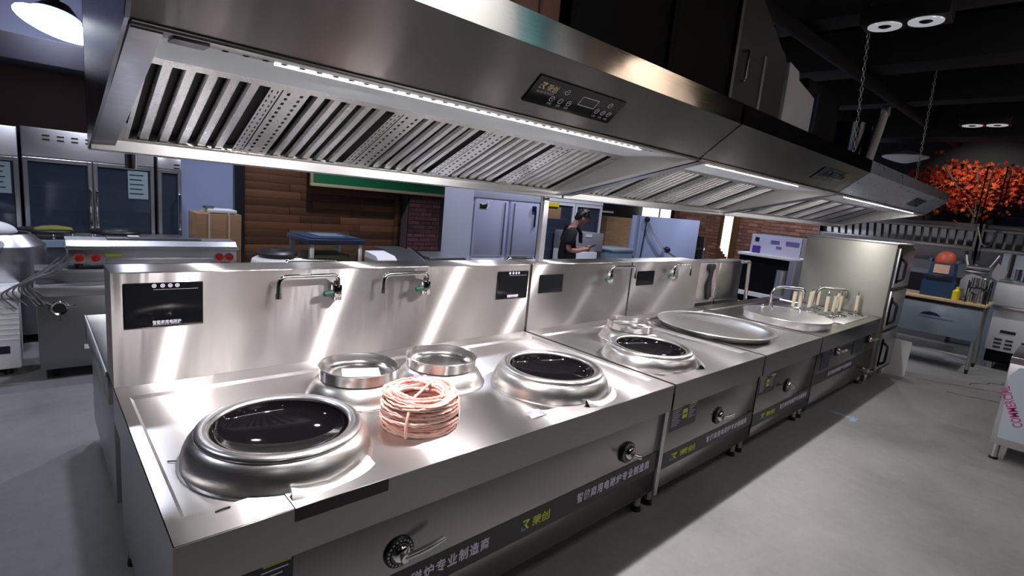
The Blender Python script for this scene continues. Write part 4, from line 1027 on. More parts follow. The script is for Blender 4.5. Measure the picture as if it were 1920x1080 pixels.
fridge(-1.35, -.275, 2, 'dark stainless upright fridge cut by the left edge, pale label on its door', sticker_door=1, z1=1.97)
fridge(-.255, .825, 2, 'two-door glass-front stainless fridge with a shiny header behind the griddle', sticker_door=1)
fridge(.85, 1.085, 1, 'narrow glass-door fridge beside the pale blue wall', z1=1.82, head=.12)
# cartons by the blue wall
t = thing('cardboard_carton', 'upper brown cardboard carton with cream straps in front of the pale blue wall', 'box', (1.31, 5.2, .63))
bm = B(); box(bm, 1.09, 1.53, 5.0, 5.4, .632, 1.27, bev=.006); obj('carton', bm, CARD, t)
for sx in (1.20, 1.395): bm = B(); box(bm, sx, sx + .016, 4.994, 5.404, .631, 1.276); obj('strap', bm, mat('cream_strap', (.60, .48, .34), 0, .6) if 'cream_strap' not in bpy.data.materials else bpy.data.materials['cream_strap'], t)
t = thing('cardboard_carton', 'lower brown cardboard carton carrying the strapped one by the pale blue wall', 'box', (1.31, 5.2, 0))
bm = B(); box(bm, 1.07, 1.55, 4.99, 5.42, 0, .63, bev=.006); obj('carton', bm, CARD, t)
bm = B(); box(bm, 1.21, 1.49, 5.02, 5.3, 1.2775, 1.315, bev=.008); o = obj('white_case', bm, WHITEPL); tag(o, 'flat white case lying on the strapped cardboard carton', 'case')
bm = B(); box(bm, 1.19, 1.28, 5.10, 5.2, 1.316, 1.345, bev=.008); o = obj('grey_adapter', bm, S_DARK); tag(o, 'small grey adapter on the corner of the flat white case', 'adapter')
# ================================================================ BEHIND THE LINE, MIDDLE
FRW = mat("fridge_white", (.60, .62, .74), .1, .35); FRD = mat("fridge_door_white", (.54, .56, .74), .15, .32); GREYM = mat("machine_grey", (.36, .36, .40), .3, .4); BLUEB = mat("blue_board", (.40, .47, .68), 0, .4); NAVYL = mat("navy_lid", (.035, .055, .11), 0, .3); S_PINK = mat('pinkish_sheet', (.50, .45, .45), .5, .3)
t = thing('display_counter', 'stainless counter behind the wok range, carrying the glass cart and the fryer', 'counter', (2.5, 3.75, 0))
bm = B(); box(bm, 1.31, 3.65, 3.4, 4.15, .74, .80, bev=.005); obj('counter_top', bm, S_PLAIN, t)
bm = B(); box(bm, 1.33, 3.62, 3.43, 4.12, .10, .739); obj('counter_body', bm, S_DARK, t)
for lx in (1.40, 3.55):
    for ly in (3.5, 4.05): bm = B(); cyl(bm, (lx, ly, 0), (lx, ly, .101), .025, n=10); obj('leg', bm, S_PLAIN, t)
t = thing('induction_hob', 'round white induction hob with a black bowl, behind the faucet of the wok range', 'hob', (1.47, 3.65, .8))
bm = B(); lathe(bm, [(.225, 0), (.225, .14), (.215, .175), (.18, .195), (.16, .195)], 1.47, 3.65, 40, .801); obj('hob_body', bm, WHITEPL, t, .8)
bm = B(); lathe(bm, [(.16, .196), (.175, .235), (.14, .262), (.09, .255), (0, .20)], 1.47, 3.65, 36, .801); obj('black_bowl', bm, BLACK, t, 1)
t = thing('glass_cart', 'small glass food cart with a navy lid and silver corner posts by the plank wall', 'food cart', (1.97, 3.75, .8))
bm = B(); box(bm, 1.70, 2.26, 3.49, 4.05, .802, .85, bev=.005); obj('cart_base', bm, S_PLAIN, t)
for px in (1.735, 2.225):
    for py in (3.525, 4.015): bm = B(); box(bm, px - .022, px + .022, py - .022, py + .022, .851, 1.135, bev=.004); obj('corner_post', bm, S_UNDER, t)
for (a, b2, c, d) in ((1.758, 2.202, 3.51, 3.516), (1.758, 2.202, 4.02, 4.026)): bm = B(); box(bm, a, b2, c, d, .852, 1.13); obj('side_glass', bm, GLASS, t)
for x in (1.72, 2.234): bm = B(); box(bm, x, x + .006, 3.55, 3.99, .852, 1.13); obj('side_glass', bm, GLASS, t)
bm = B(); box(bm, 1.69, 2.27, 3.48, 4.06, 1.136, 1.185, bev=.012); box(bm, 1.72, 2.24, 3.51, 4.03, 1.18, 1.20, bev=.01); l = obj('lid', bm, NAVYL if 'NAVYL' in globals() else NAVY, t)
bm = B(); box(bm, 1.84, 2.12, 3.60, 3.90, 1.2005, 1.207, bev=.003); obj('lid_panel', bm, mat('blue_grey_panel', (.20, .26, .34), .2, .3), l)
bm = B(); box(bm, 1.80, 2.16, 3.6, 3.95, .852, 1.02, bev=.01); obj('inner_tray', bm, mat('olive_tray', (.10, .085, .04), .3, .4), t)
t = thing('bain_marie', 'stainless bain-marie with two sloping grey lids and white end, on the counter', 'bain-marie', (2.62, 3.7, .8))
bm = B(); prism(bm, [(3.45, .802), (3.45, .985), (3.50, 1.02), (3.75, 1.045), (3.75, .802)], 2.40, 2.62); obj('white_end', bm, WHITEPL, t)
bm = B(); prism(bm, [(3.45, .802), (3.45, .97), (3.75, 1.06), (4.0, 1.06), (4.0, .802)], 2.63, 2.95); obj('lid', bm, S_DARK, t)
bm = B(); prism(bm, [(3.43, .802), (3.43, .985), (3.75, 1.075), (3.80, 1.075), (3.80, .802)], 2.955, 3.0); obj('divider', bm, CHROMEB, t)
t = thing('black_hotplate', 'flat black hotplate with a steel top on the counter beside the white upright fridge', 'hotplate', (3.3, 3.7, .8))
bm = B(); box(bm, 3.03, 3.55, 3.46, 4.0, .802, .995, bev=.01); obj('hotplate_body', bm, BLACK, t)
bm = B(); box(bm, 3.05, 3.53, 3.48, 3.98, .996, 1.005); obj('hotplate_top', bm, S_PLAIN, t)
for lx in (3.12, 3.46): bm = B(); box(bm, lx, lx + .02, 3.45, 3.459, .90, .93); obj('bolt', bm, CHROME, t)
# green sign with gold frame
t = thing('green_sign', 'green sign board in a pale gold frame high on the plank wall', 'sign', (3.95, 6.2, 1.66))
bm = B(); box(bm, 2.80, 5.08, 6.19, 6.22, 1.69, 2.2); obj('sign_board', bm, mat('green_board', (.012, .16, .06), 0, .5), t)
gold = mat('pale_gold', (.55, .46, .28), .2, .5)
for (a, b2, c, d) in ((2.76, 5.12, 1.645, 1.69), (2.76, 5.12, 2.2, 2.245), (2.76, 2.80, 1.69, 2.2), (5.08, 5.12, 1.69, 2.2)): bm = B(); box(bm, a, b2, 6.18, 6.23, c, d, bev=.004); obj('sign_frame', bm, gold, t)
bm = B()
for sx in (3.1, 4.8): box(bm, sx, sx + .04, 6.225, 6.47, 1.9, 1.94)
obj('wall_bracket', bm, BLACK, t)
# white four-door fridge
t = thing('upright_fridge', 'white four-door upright commercial fridge with a black and white sticker, behind the wok range', 'fridge', (4.6, 4.35, 0))
bm = B(); box(bm, 4.03, 5.24, 4.03, 4.68, .10, 1.93, bev=.006); obj('fridge_body', bm, FRW, t)
bm = B(); box(bm, 4.03, 5.24, 4.0, 4.029, 1.715, 1.93, bev=.004); obj('header', bm, FRW, t)
for (a, b2) in ((4.055, 4.615), (4.655, 5.215)):
    for (c, d) in ((.935, 1.695), (.16, .915)):
        dr = obj('door', bxs(a, b2, 3.985, 4.028, c, d, bev=.008), FRD, t)
        inner = (b2 - .075, b2 - .012) if a < 4.5 else (a + .012, a + .075)
        bm = B(); box(bm, inner[0] + (.0 if a < 4.5 else .045), inner[0] + (.018 if a < 4.5 else .063), 3.972, 3.9849, c + .02, d - .02, bev=.003); obj('grip_channel', bm, mat('grip_grey', (.14, .15, .22), 0, .5) if 'grip_grey' not in bpy.data.materials else bpy.data.materials['grip_grey'], dr)
        if a < 4.5 and c > .5:
            bm = B(); prism(bm, [(4.10, 1.565), (4.24, 1.565), (4.275, 1.60), (4.275, 1.66), (4.24, 1.69), (4.215, 1.655), (4.16, 1.645), (4.12, 1.655), (4.10, 1.65)], 3.982, 3.9845, 'y'); st = obj('sticker', bm, WHITEPL, dr)
            bm = B(); prism(bm, [(4.105, 1.57), (4.215, 1.57), (4.235, 1.61), (4.225, 1.65), (4.205, 1.63), (4.15, 1.62), (4.105, 1.64)], 3.9805, 3.9818, 'y'); obj('dark_print', bm, BLACK, st)
bm = B(); box(bm, 5.06, 5.14, 3.96, 3.984, 1.58, 1.66, bev=.012); box(bm, 5.12, 5.145, 3.965, 3.984, 1.36, 1.60, bev=.004); o = obj('thermometer', bm, NAVYV); obj_ = o; 
o.parent = t; o.data.transform(Matrix.Translation(-Vector(ROOTLOC[t.name]))); o['label'] = 'black thermometer and strap'
for lx in (4.1, 5.17): bm = B(); cyl(bm, (lx, 4.1, 0), (lx, 4.1, .101), .025, n=10); obj('leg', bm, BLACK, t)
# glass display fridge behind the person
t = thing('display_fridge', 'tall glass-front display fridge with white frame behind the person', 'fridge', (7.1, 5.3, 0))
bm = B(); box(bm, 6.33, 7.95, 5.02, 5.7, .10, 1.98, bev=.006); obj('fridge_body', bm, S_DARK, t)
bm = B(); box(bm, 6.33, 7.95, 4.98, 5.019, 1.76, 1.98); obj('header', bm, WHITE, t)
for (a, b2) in ((6.35, 7.13), (7.15, 7.93)):
    bm = B(); f = .05
    for (p, q, r, s) in ((a, a + f, .2, 1.75), (b2 - f, b2, .2, 1.75), (a + f, b2 - f, .2, .25), (a + f, b2 - f, 1.70, 1.75)): box(bm, p, q, 4.97, 5.019, r, s)
    d = obj('door_frame', bm, WHITEPL, t); obj('door_glass', bxs(a + f, b2 - f, 4.99, 5.0, .25, 1.70), GLASSD, d)
    for z in (.9, 1.2, 1.45):
        bm = B(); box(bm, a + f + .02, b2 - f - .1, 5.002, 5.018, z, z + .02); obj('shelf', bm, WHITEPL, d)
    if a < 6.5:
        bm = B(); box(bm, a + f + .02, b2 - f - .3, 4.985, 4.9895, 1.45, 1.66, bev=.004); obj('tan_poster', bm, CARD, d)
bm = B(); box(bm, 6.42, 6.68, 4.955, 4.969, 1.665, 1.735); obj('yellow_sticker', bm, YELLOW, t)
for lx in (6.4, 7.88): bm = B(); cyl(bm, (lx, 5.1, 0), (lx, 5.1, .101), .025, n=10); obj('leg', bm, BLACK, t)
# grey machines right of the person
t = thing('ice_machine', 'grey steel ice machine with a white label, right of the person', 'machine', (7.0, 4.7, 0))
bm = B(); box(bm, 6.63, 7.36, 4.42, 4.95, .95, 1.27, bev=.01); obj('upper_case', bm, GREYM, t)
bm = B(); box(bm, 6.62, 7.15, 4.36, 4.93, .08, .945, bev=.01); obj('lower_case', bm, WHITE, t)
bm = B(); box(bm, 7.155, 7.38, 4.45, 4.93, .08, .945, bev=.004); obj('side_case', bm, S_DARK, t)
bm = B(); box(bm, 6.85, 7.02, 4.413, 4.419, 1.20, 1.25); obj('white_label', bm, PAPER, t)
bm = B(); box(bm, 6.62, 7.37, 4.41, 4.96, 0, .079); obj('plinth', bm, BLACK, t)
t = thing('storage_bin', 'pale blue lidded bin standing right of the grey ice machine', 'bin', (8.0, 4.6, 0))
bm = B(); prism(bm, [(7.74, .0), (8.28, .0), (8.32, .95), (7.70, .95)], 4.42, 4.9, 'y'); obj('bin_body', bm, FILM, t)
bm = B(); box(bm, 7.68, 8.34, 4.40, 4.92, .952, 1.0, bev=.01); obj('lid', bm, mat('pale_blue_lid', (.42, .50, .60), 0, .4), t)
bm = B(); box(bm, 8.75, 9.66, 5.45, 5.95, 0, 1.55, bev=.006); o = obj('cardboard_box', bm, CARD); tag(o, 'tall brown cardboard box standing behind the pale blue bin', 'box')
t = thing('dark_shelf', 'dark wooden rack with a white tray, behind the cardboard box', 'rack', (8.6, 6.1, 0))
for px in (8.05, 8.55): bm = B(); box(bm, px, px + .05, 5.6, 6.2, 0, 1.9); obj('upright', bm, WOODD, t)
for z in (.3, .8, 1.3, 1.68): bm = B(); box(bm, 8.05, 8.6, 5.6, 6.2, z, z + .03); obj('shelf_board', bm, WOODD, t)
bm = B(); box(bm, 8.7, 9.7, 6.02, 6.3, 1.62, 1.66); obj('white_tray', bm, WHITEPL, t)
bm = B(); box(bm, 9.95, 11.3, 6.25, 6.4, 0, 1.53); o = obj('leaning_board', bm, mat('pinkish_white', (.55, .47, .47), 0, .6)); tag(o, 'pinkish white board standing against the back wall, left of the big blue board', 'board')
for k, (a, b2) in enumerate(((11.45, 12.15), (12.3, 12.75))):
    bm = B(); box(bm, a, b2, 6.38, 6.42, 1.60, 2.1); o = struct('window_%d' % (k + 2), bm, DAYE)
# big pale blue board with a diagonal pipe arm
t = thing('blue_board', 'large pale blue upright board with a bent steel arm across it', 'board', (9.65, 4.6, 0))
bm = B(); box(bm, 8.44, 10.88, 4.5, 4.62, .12, 1.64, bev=.004); obj('board', bm, BLUEB, t)
bm = B(); box(bm, 8.42, 8.47, 4.46, 4.499, .12, 1.65); obj('edge_frame', bm, mat('blue_frame', (.30, .34, .50), 0, .5), t)
bm = B(); tube(bm, [(8.70, 4.44, 1.56), (8.95, 4.43, 1.30), (9.36, 4.42, 1.02), (9.48, 4.42, .98)], .022, 10); tube(bm, [(9.48, 4.42, .96), (9.8, 4.42, .86), (10.15, 4.42, .76)], .026, 10); a = obj('steel_arm', bm, CHROME, t)
bm = B(); sphere(bm, (8.69, 4.44, 1.58), .055, 7); obj('joint', bm, NAVYV, a); bm = B(); sphere(bm, (9.52, 4.41, .99), .07, 7); obj('joint', bm, NAVYV, a)
bm = B(); tube(bm, [(8.70, 4.455, 1.52), (8.66, 4.455, 1.1), (8.63, 4.455, .75)], .012, 6); obj('thin_cable', bm, NAVYV, t)
for lx in (8.6, 10.7): bm = B(); box(bm, lx, lx + .06, 4.4, 4.75, 0, .121); obj('foot', bm, S_PLAIN, t)
# water boiler and clutter by the brick wall
t = thing('water_boiler', 'tall black and steel water boiler standing before the red brick wall', 'boiler', (12.75, 5.42, 0))
bm = B(); cyl(bm, (12.75, 5.42, .02), (12.75, 5.42, .88), .17, n=24); obj('lower_tank', bm, BLACK, t)
bm = B(); cyl(bm, (12.75, 5.42, .881), (12.75, 5.42, .93), .172, n=24); obj('steel_band', bm, CHROME, t)
bm = B(); cyl(bm, (12.75, 5.42, .931), (12.75, 5.42, 1.22), .168, .15, n=24); obj('upper_tank', bm, BLACK, t)
bm = B(); cyl(bm, (12.75, 5.42, 0), (12.75, 5.42, .02), .15, n=16); obj('base', bm, BLACK, t)
bm = B()
for k in range(5): box(bm, 12.7 + .02 * k, 12.74 + .02 * k, 4.62 + .07 * k, 4.68 + .07 * k, 0, .8 + .06 * k)
o = obj('plank_stack', bm, WOODD); tag(o, 'loose dark boards leaning below the bright window', 'boards')
# poster counter with the black oven under it
t = thing('poster_counter', 'counter with a lilac printed panel above and a black opening below, by the brick wall', 'counter', (10.8, 2.65, 0))
bm = B(); box(bm, 10.45, 11.1, 2.15, 3.35, 1.06, 1.11, bev=.004); obj('counter_top', bm, WHITEPL, t)
bm = B(); box(bm, 10.52, 10.56, 2.20, 3.14, 1.12, 1.50); p = obj('printed_panel', bm, mat('lilac_print', (.62, .60, .78), 0, .5), t)
for (y, z, w, h, m) in ((3.02, 1.20, .16, .14, mat('purple_print', (.10, .04, .30), 0, .5)), (3.03, 1.40, .08, .08, NAVYV), (2.36, 1.38, .24, .08, NAVYP), (2.68, 1.38, .16, .06, NAVYP), (2.6, 1.28, .10, .04, NAVYP)):
    bm = B(); box(bm, 10.512, 10.5195, y - w / 2, y + w / 2, z - h / 2, z + h / 2); obj('print_block', bm, m, p)
bm = B(); box(bm, 10.5, 11.1, 2.18, 3.32, .12, 1.058); obj('black_body', bm, BLACKM, t)
bm = B(); cyl(bm, (10.44, 2.42, .35), (10.44, 2.42, .86), .11, n=20); obj('steel_drum', bm, S_PLAIN, t)
bm = B(); box(bm, 10.3, 10.5, 2.2, 3.35, .28, .345); obj('white_shelf', bm, WHITEPL, t)
for ly in (2.25, 3.25): bm = B(); box(bm, 10.5, 10.56, ly, ly + .05, 0, .121); obj('leg', bm, S_PLAIN, t)
# steel cabinet right behind the noodle cooker, with hanging cable
t = thing('rear_cabinet', 'stainless cabinet of two panels standing behind the noodle cooker', 'cabinet', (5.6, 1.6, 0))
bm = B(); box(bm, 4.93, 5.50, 1.36, 1.46, .80, 1.255, bev=.004); obj('left_panel', bm, S_PINK, t)
bm = B(); box(bm, 5.52, 6.16, 1.36, 1.46, .80, 1.255, bev=.004); obj('right_panel', bm, S_BACK, t)
bm = B(); box(bm, 4.92, 6.17, 1.34, 1.47, 1.256, 1.27, bev=.004); obj('top_plate', bm, S_PLAIN, t)
bm = B(); box(bm, 5.497, 5.523, 1.34, 1.36, .70, 1.255); obj('centre_strip', bm, CHROMEB, t)
bm = B(); box(bm, 4.93, 6.16, 1.35, 1.39, .745, .799); obj('bottom_rail', bm, S_PLAIN, t)
for lx in (4.97, 5.49, 6.1):
    for ly in (1.40,): bm = B(); box(bm, lx, lx + .035, ly, ly + .035, 0, .80); obj('leg', bm, S_PLAIN, t)
bm = B()
tube(bm, [(5.30, 1.33, 1.23), (5.31, 1.325, 1.12), (5.29, 1.325, 1.0), (5.32, 1.33, .84)], .022, 8, radii=[.045, .020, .035, .022]); tube(bm, [(5.36, 1.33, 1.22), (5.33, 1.325, 1.05), (5.38, 1.33, .86)], .014, 6); box(bm, 5.255, 5.395, 1.315, 1.355, 1.17, 1.235, bev=.012)
o = obj('cable_plug', bm, BLACK); tag(o, 'black plug and cable hanging on the front of the rear stainless cabinet', 'cable')
bm = B(); tube(bm, rounded_path([(5.94, 1.27, 1.262), (6.13, 1.27, 1.262), (6.20, 1.27, .66)], .03), .022, 10); cyl(bm, (6.19, 1.27, .66), (6.205, 1.27, 0), .022, n=10); cyl(bm, (6.205, 1.27, 0), (6.205, 1.27, .015), .05, n=12)
tag(obj('standpipe', bm, S_UNDER), 'pale bent standpipe rising behind the soup pot', 'pipe')
bm = B(); box(bm, 8.2, 8.75, 1.45, 1.55, 0, 1.21, bev=.01); o = obj('grey_locker', bm, mat('lilac_grey', (.20, .195, .25), .2, .4)); tag(o, 'lilac-grey upright cabinet half hidden left of the steam cabinet', 'cabinet')
# ================================================================ FAR RIGHT
PALEBL = mat("pale_blue_board", (.52, .58, .66), 0, .5); S_LOW = steel('far_panel_steel', (.45, .42, .41), .40, 0, None, (1, 1, 40), .02); BLUEG = mat("grinder_blue", (.015, .05, .12), 0, .4); FILMD = mat("dusty_blue_film", (.22, .28, .35), .2, .3); FILMP = mat("pale_film", (.50, .58, .66), .1, .3)
t = thing('prep_table', 'steel-legged prep table with wooden top and blue film on its apron, blue grinder on it', 'table', (9.25, -.05, 0))
bm = B(); box(bm, 8.88, 9.62, -.69, .62, .915, .95, bev=.004); obj('table_top', bm, WOODT, t)
bm = B(); box(bm, 8.90, 8.925, -.66, .60, .45, .86, bev=.003); ap = obj('apron', bm, FILMD, t)
bm = B(); prism(bm, [(-.02, .70), (-.06, .735), (-.13, .75), (-.20, .74), (-.26, .70)], 8.897, 8.8995); obj('blue_mark', bm, NAVYV, ap)
bm = B(); box(bm, 8.897, 8.8995, -.40, -.02, .665, .675); obj('blue_mark', bm, BLUEW, ap)
bm = B(); box(bm, 8.93, 9.60, -.66, .60, .87, .914); obj('top_frame', bm, BLACK, t)
bm = B(); box(bm, 8.93, 9.58, -.62, .58, .22, .24); obj('under_shelf', bm, S_PLAIN, t)
for lx in (8.93, 9.56):
    for ly in (-.64, .58): bm = B(); cyl(bm, (lx + .02, ly, .06), (lx + .02, ly, .869), .024, n=12); l = obj('leg', bm, S_UNDER, t); bm = B(); cyl(bm, (lx + .02, ly, 0), (lx + .02, ly, .06), .018, .022, 10); obj('foot', bm, BLACK, l)
t = thing('grinder', 'blue grinder with an orange-red top standing on the left of the wooden table', 'grinder', (9.2, -.12, .95))
bm = B(); prism(bm, [(-.30, .951), (.06, .951), (.06, 1.16), (.02, 1.20), (.0, 1.42), (-.25, 1.42), (-.26, 1.20), (-.30, 1.16)], 9.05, 9.40); obj('grinder_body', bm, BLUEG, t)
bm = B(); box(bm, 9.035, 9.049, -.27, .03, 1.18, 1.26, bev=.004); obj('dark_panel', bm, NAVYV, t)
bm = B(); lathe(bm, [(.11, 0), (.12, .03), (.10, .12), (.05, .16), (0, .17)], 9.2, -.125, 24, 1.421); obj('red_hopper', bm, mat('orange_red', (.52, .10, .05), 0, .45), t, 1)
for y in (-.275, .025): bm = B(); box(bm, 9.1, 9.3, y - .014, y + .014, 1.421, 1.47, bev=.005); obj('side_clip', bm, BLUEW, t)
bm = B(); box(bm, 9.038, 9.049, -.21, -.04, 1.28, 1.40); obj('print_label', bm, mat('peach_print', (.62, .40, .30), 0, .5), t)
bm = B(); cyl(bm, (9.02, -.345, .951), (9.02, -.345, 1.07), .045, n=16); cyl(bm, (9.02, -.345, 1.07), (9.02, -.345, 1.10), .045, .018, 16); cyl(bm, (9.02, -.345, 1.10), (9.02, -.345, 1.13), .018, n=12); o = obj('yellow_bottle', bm, YELLOW); tag(o, 'yellow bottle on the wooden table between grinder and slicer', 'bottle')
t = thing('slicer', 'grey and steel slicing machine with a bright arm in the middle of the wooden table', 'slicer', (9.25, -.43, .95))
bm = B(); prism(bm, [(-.60, .951), (-.33, .951), (-.33, 1.22), (-.37, 1.29), (-.44, 1.32), (-.52, 1.30), (-.60, 1.24)], 9.22, 9.5); obj('slicer_body', bm, GREYM, t)
bm = B(); cyl(bm, (9.205, -.45, 1.18), (9.219, -.45, 1.18), .032, n=16); obj('dark_knob', bm, BLACK, t)
bm = B(); box(bm, 9.26, 9.46, -.62, -.34, 1.325, 1.365, bev=.012); cyl(bm, (9.28, -.60, 1.40), (9.28, -.36, 1.40), .034, n=16); obj('carriage', bm, S_DARK, t)
bm = B(); cyl(bm, (9.33, -.56, 1.366), (9.33, -.56, 1.43), .028, n=14); cyl(bm, (9.38, -.44, 1.366), (9.38, -.44, 1.445), .024, n=14); cyl(bm, (9.31, -.38, 1.366), (9.31, -.38, 1.42), .022, n=14); obj('clamp_screws', bm, CHROMEB, t, kind='stuff')
bm = B(); tube(bm, [(9.3, -.37, 1.40), (9.3, -.335, 1.50), (9.3, -.32, 1.57)], .012, 8); obj('feed_arm', bm, WHITEPL, t)
bm = B(); tube(bm, [(9.3, -.58, 1.40), (9.3, -.62, 1.50), (9.3, -.66, 1.60)], .014, 8); obj('feed_arm', bm, S_UNDER, t)
bm = B(); cyl(bm, (9.3, -.32, 1.571), (9.3, -.315, 1.62), .020, n=10); obj('dark_knob', bm, BLACK, t)
bm = B(); prism(bm, [(-.66, 1.50), (-.78, 1.40), (-.70, 1.26), (-.61, 1.32)], 9.30, 9.31); obj('tilted_plate', bm, mat('grey_plate', (.35, .35, .38), .3, .4), t)
bm = B(); box(bm, 9.13, 9.219, -.44, -.36, .951, .99, bev=.006); obj('slicer_tray', bm, S_DARK, t)
pot_at = ((9.00, -.61, .050, .16), (9.13, -.60, .045, .13), (9.01, -.505, .042, .11))
for k, (x, y, r, h) in enumerate(pot_at):
    s = thing('steel_canister', ('tallest shiny steel canister at the right end of the wooden table', 'shiny steel canister behind the tallest one on the wooden table', 'lowest steel canister, nearest the slicer on the wooden table')[k], 'canister', (x, y, .95), 0, 'steel canisters on the wooden table')
    bm = B(); lathe(bm, [(r, 0), (r, h), (r * .96, h), (r * .96, .01), (0, .01)], x, y, 24, .951); obj('canister_body', bm, CHROMEB, s, .8)
    bm = B(); lathe(bm, [(r * 1.04, h + .001), (r * 1.04, h + .012), (r * .3, h + .03), (0, h + .035)], x, y, 24, .951); obj('lid', bm, CHROME, s, .8)
t = thing('wire_stand', 'black wire stand holding a second tier of shiny steel cups on the wooden table', 'stand', (9.06, -.56, .95))
bm = B()
for px in (8.93, 9.19):
    for py in (-.665, -.455): tube(bm, [(px, py, .951), (px, py, 1.25)], .008, 6)
for z in (1.15,):
    tube(bm, [(8.93, -.665, z), (9.19, -.665, z), (9.19, -.455, z), (8.93, -.455, z)], .008, 6, closed=True)
    for q in range(5): tube(bm, [(8.93 + .06 * q, -.665, z), (8.93 + .06 * q, -.455, z)], .005, 5)
obj('wire_frame', bm, BLACK, t)
for k, (x, y) in enumerate(((8.99, -.61), (8.99, -.51), (9.12, -.61))):
    bm = B(); lathe(bm, [(.040, 0), (.044, .12), (.046, .125), (.042, .12), (.038, .01), (0, .01)], x, y, 20, 1.156); o = obj('steel_cup', bm, CHROME, None, .8)
    tag(o, 'shiny steel cup on the wire stand, ' + ('front right one', 'front left one', 'rear one')[k], 'cup', 'steel cups on the wire stand')
# refrigerated worktable at the right edge, white box on it
t = thing('chiller_table', 'white refrigerated worktable with rows of vent slots, cut by the right edge', 'fridge', (10.1, -1.5, 0))
bm = B(); box(bm, 9.78, 10.5, -2.3, -.70, .27, .86, bev=.008); obj('chiller_body', bm, WHITE, t)
bm = B(); box(bm, 9.74, 10.52, -2.32, -.68, .861, .905, bev=.006); obj('steel_top', bm, S_UNDER, t)
vs0 = obj('vent_slot', bxs(9.772, 9.7795, -.86, -.78, .31, .335), BLACK, t)
for r in range(3):
    for c in range(8):
        if r or c: inst(vs0, t, (0, -c * .115 - (.05 if c > 1 else 0), r * .055))
bm = B(); box(bm, 9.772, 9.7795, -.98, -.82, .53, .57); box(bm, 9.772, 9.7795, -1.25, -1.05, .70, .75); obj('dark_badge', bm, BLACK, t)
bm = B(); box(bm, 9.79, 10.48, -2.28, -.72, .10, .269); obj('plinth', bm, BLACKM, t)
for ly in (-.80, -2.2): bm = B(); cyl(bm, (9.86, ly, 0), (9.86, ly, .101), .03, n=10); obj('foot', bm, S_PLAIN, t)
bm = B(); box(bm, 9.70, 9.73, -.66, -.62, 0, .90); o = obj('steel_upright', bm, S_PLAIN); tag(o, 'thin steel upright between the wooden table and the white chiller', 'post')
t = thing('white_cabinet', 'plain white box cabinet standing on the refrigerated worktable', 'cabinet', (10.1, -1.2, .905))
bm = B(); box(bm, 9.80, 10.4, -2.2, -.66, .906, 1.24, bev=.01); obj('cabinet_body', bm, WHITE, t)
bm = B(); box(bm, 9.79, 10.41, -2.21, -.65, 1.241, 1.26, bev=.003); obj('cabinet_top', bm, S_UNDER, t)
for k, (y, m, h, lb) in enumerate(((-.84, CHROMEB, .17, 'small steel jug on top of the white box cabinet'), (-.95, BLUEW, .12, 'small blue tub on top of the white box cabinet'), (-1.06, WHITEPL, .13, 'small white tub on top of the white box cabinet, right of the blue one'))):
    bm = B(); lathe(bm, [(.045, 0), (.05, h), (.045, h), (.04, .01), (0, .01)], 9.9, y, 20, 1.261); o = obj(('steel_jug', 'blue_tub', 'white_tub')[k], bm, m, None, .8); tag(o, lb, 'container')
t = thing('wall_shelf', 'pale shelf panel behind the white cabinet with a dark upright', 'shelf', (10.7, -1.2, 0))
bm = B(); box(bm, 10.56, 10.62, -2.3, -.60, 0, 1.62); obj('back_panel', bm, PALEBL, t)
bm = B(); box(bm, 10.52, 10.559, -.74, -.70, 1.27, 1.62); obj('dark_upright', bm, BLACK, t)
# wall panels behind the grinder
t = thing('low_wall', 'pale blue partition behind the grinder and slicer, below the far hood', 'partition', (11.6, 0, 0))
bm = B(); box(bm, 11.62, 11.7, -.75, 1.0, 0, 1.56); obj('partition_board', bm, PALEBL, t)
bm = B(); box(bm, 11.3, 11.6, -.1, .75, .8, 1.12, bev=.01); obj('dark_shelf', bm, BLACK, t)
bm = B(); box(bm, 11.32, 11.58, -.08, .73, 0, .799); obj('shelf_base', bm, S_DARK, t)
# far hoods against the right wall
def far_hood(y0, y1, label):
    t = thing('far_hood', label, 'hood', (11.5, (y0 + y1) / 2, 1.5))
    bm = B(); box(bm, 11.22, 11.30, y0, y1, 1.93, 1.99, bev=.006); obj('top_rail', bm, S_UNDER, t)
    bm = B(); box(bm, 11.30, 12.2, y0, y1, 1.95, 2.05, bev=.004); obj('hood_top', bm, S_PLAIN, t)
    bm = B(); prism(bm, [(y0, 1.93), (y1, 1.93), (y1, 1.68), (y0, 1.68)], 11.42, 11.44); obj('filter_box', bm, S_DARK, t)
    n = int((y1 - y0 - .06) / .118); first = None
    for k in range(n):
        y = y0 + .06 + .118 * k
        if first is None:
            bm = B(); prism(bm, [(11.27, 1.925), (11.29, 1.935), (11.42, 1.69), (11.40, 1.68)], y, y + .075, 'y'); first = obj('baffle', bm, S_BAFFLE, t); y00 = y
        else: inst(first, t, (0, y - y00, 0))
    bm = B(); box(bm, 11.28, 11.45, y0, y1, 1.61, 1.675, bev=.01); obj('gutter', bm, S_GUT, t)
    bm = B(); prism(bm, [(11.36, 1.609), (11.50, 1.38), (11.58, 1.38), (11.58, 1.609)], y0, y1, 'y'); obj('lower_panel', bm, S_LOW, t)
    for yy in (y0, y1 - .03): bm = B(); prism(bm, [(11.22, 1.99), (11.27, 1.61), (11.55, 1.37), (12.2, 1.37), (12.2, 2.05), (11.22, 2.05)], yy, yy + .03, 'y'); obj('end_plate', bm, S_UNDER, t)
    for xx in (11.5, 12.1):
        for yy in (y0 + .1, y1 - .1): bm = B(); cyl(bm, (xx, yy, 2.05), (xx, yy, 3.0), .012, n=6); obj('hanger_rod', bm, BLACK, t)
    return t
far_hood(-.18, 2.2, 'far stainless hood with bright baffles, left one above the slicer and grinder')
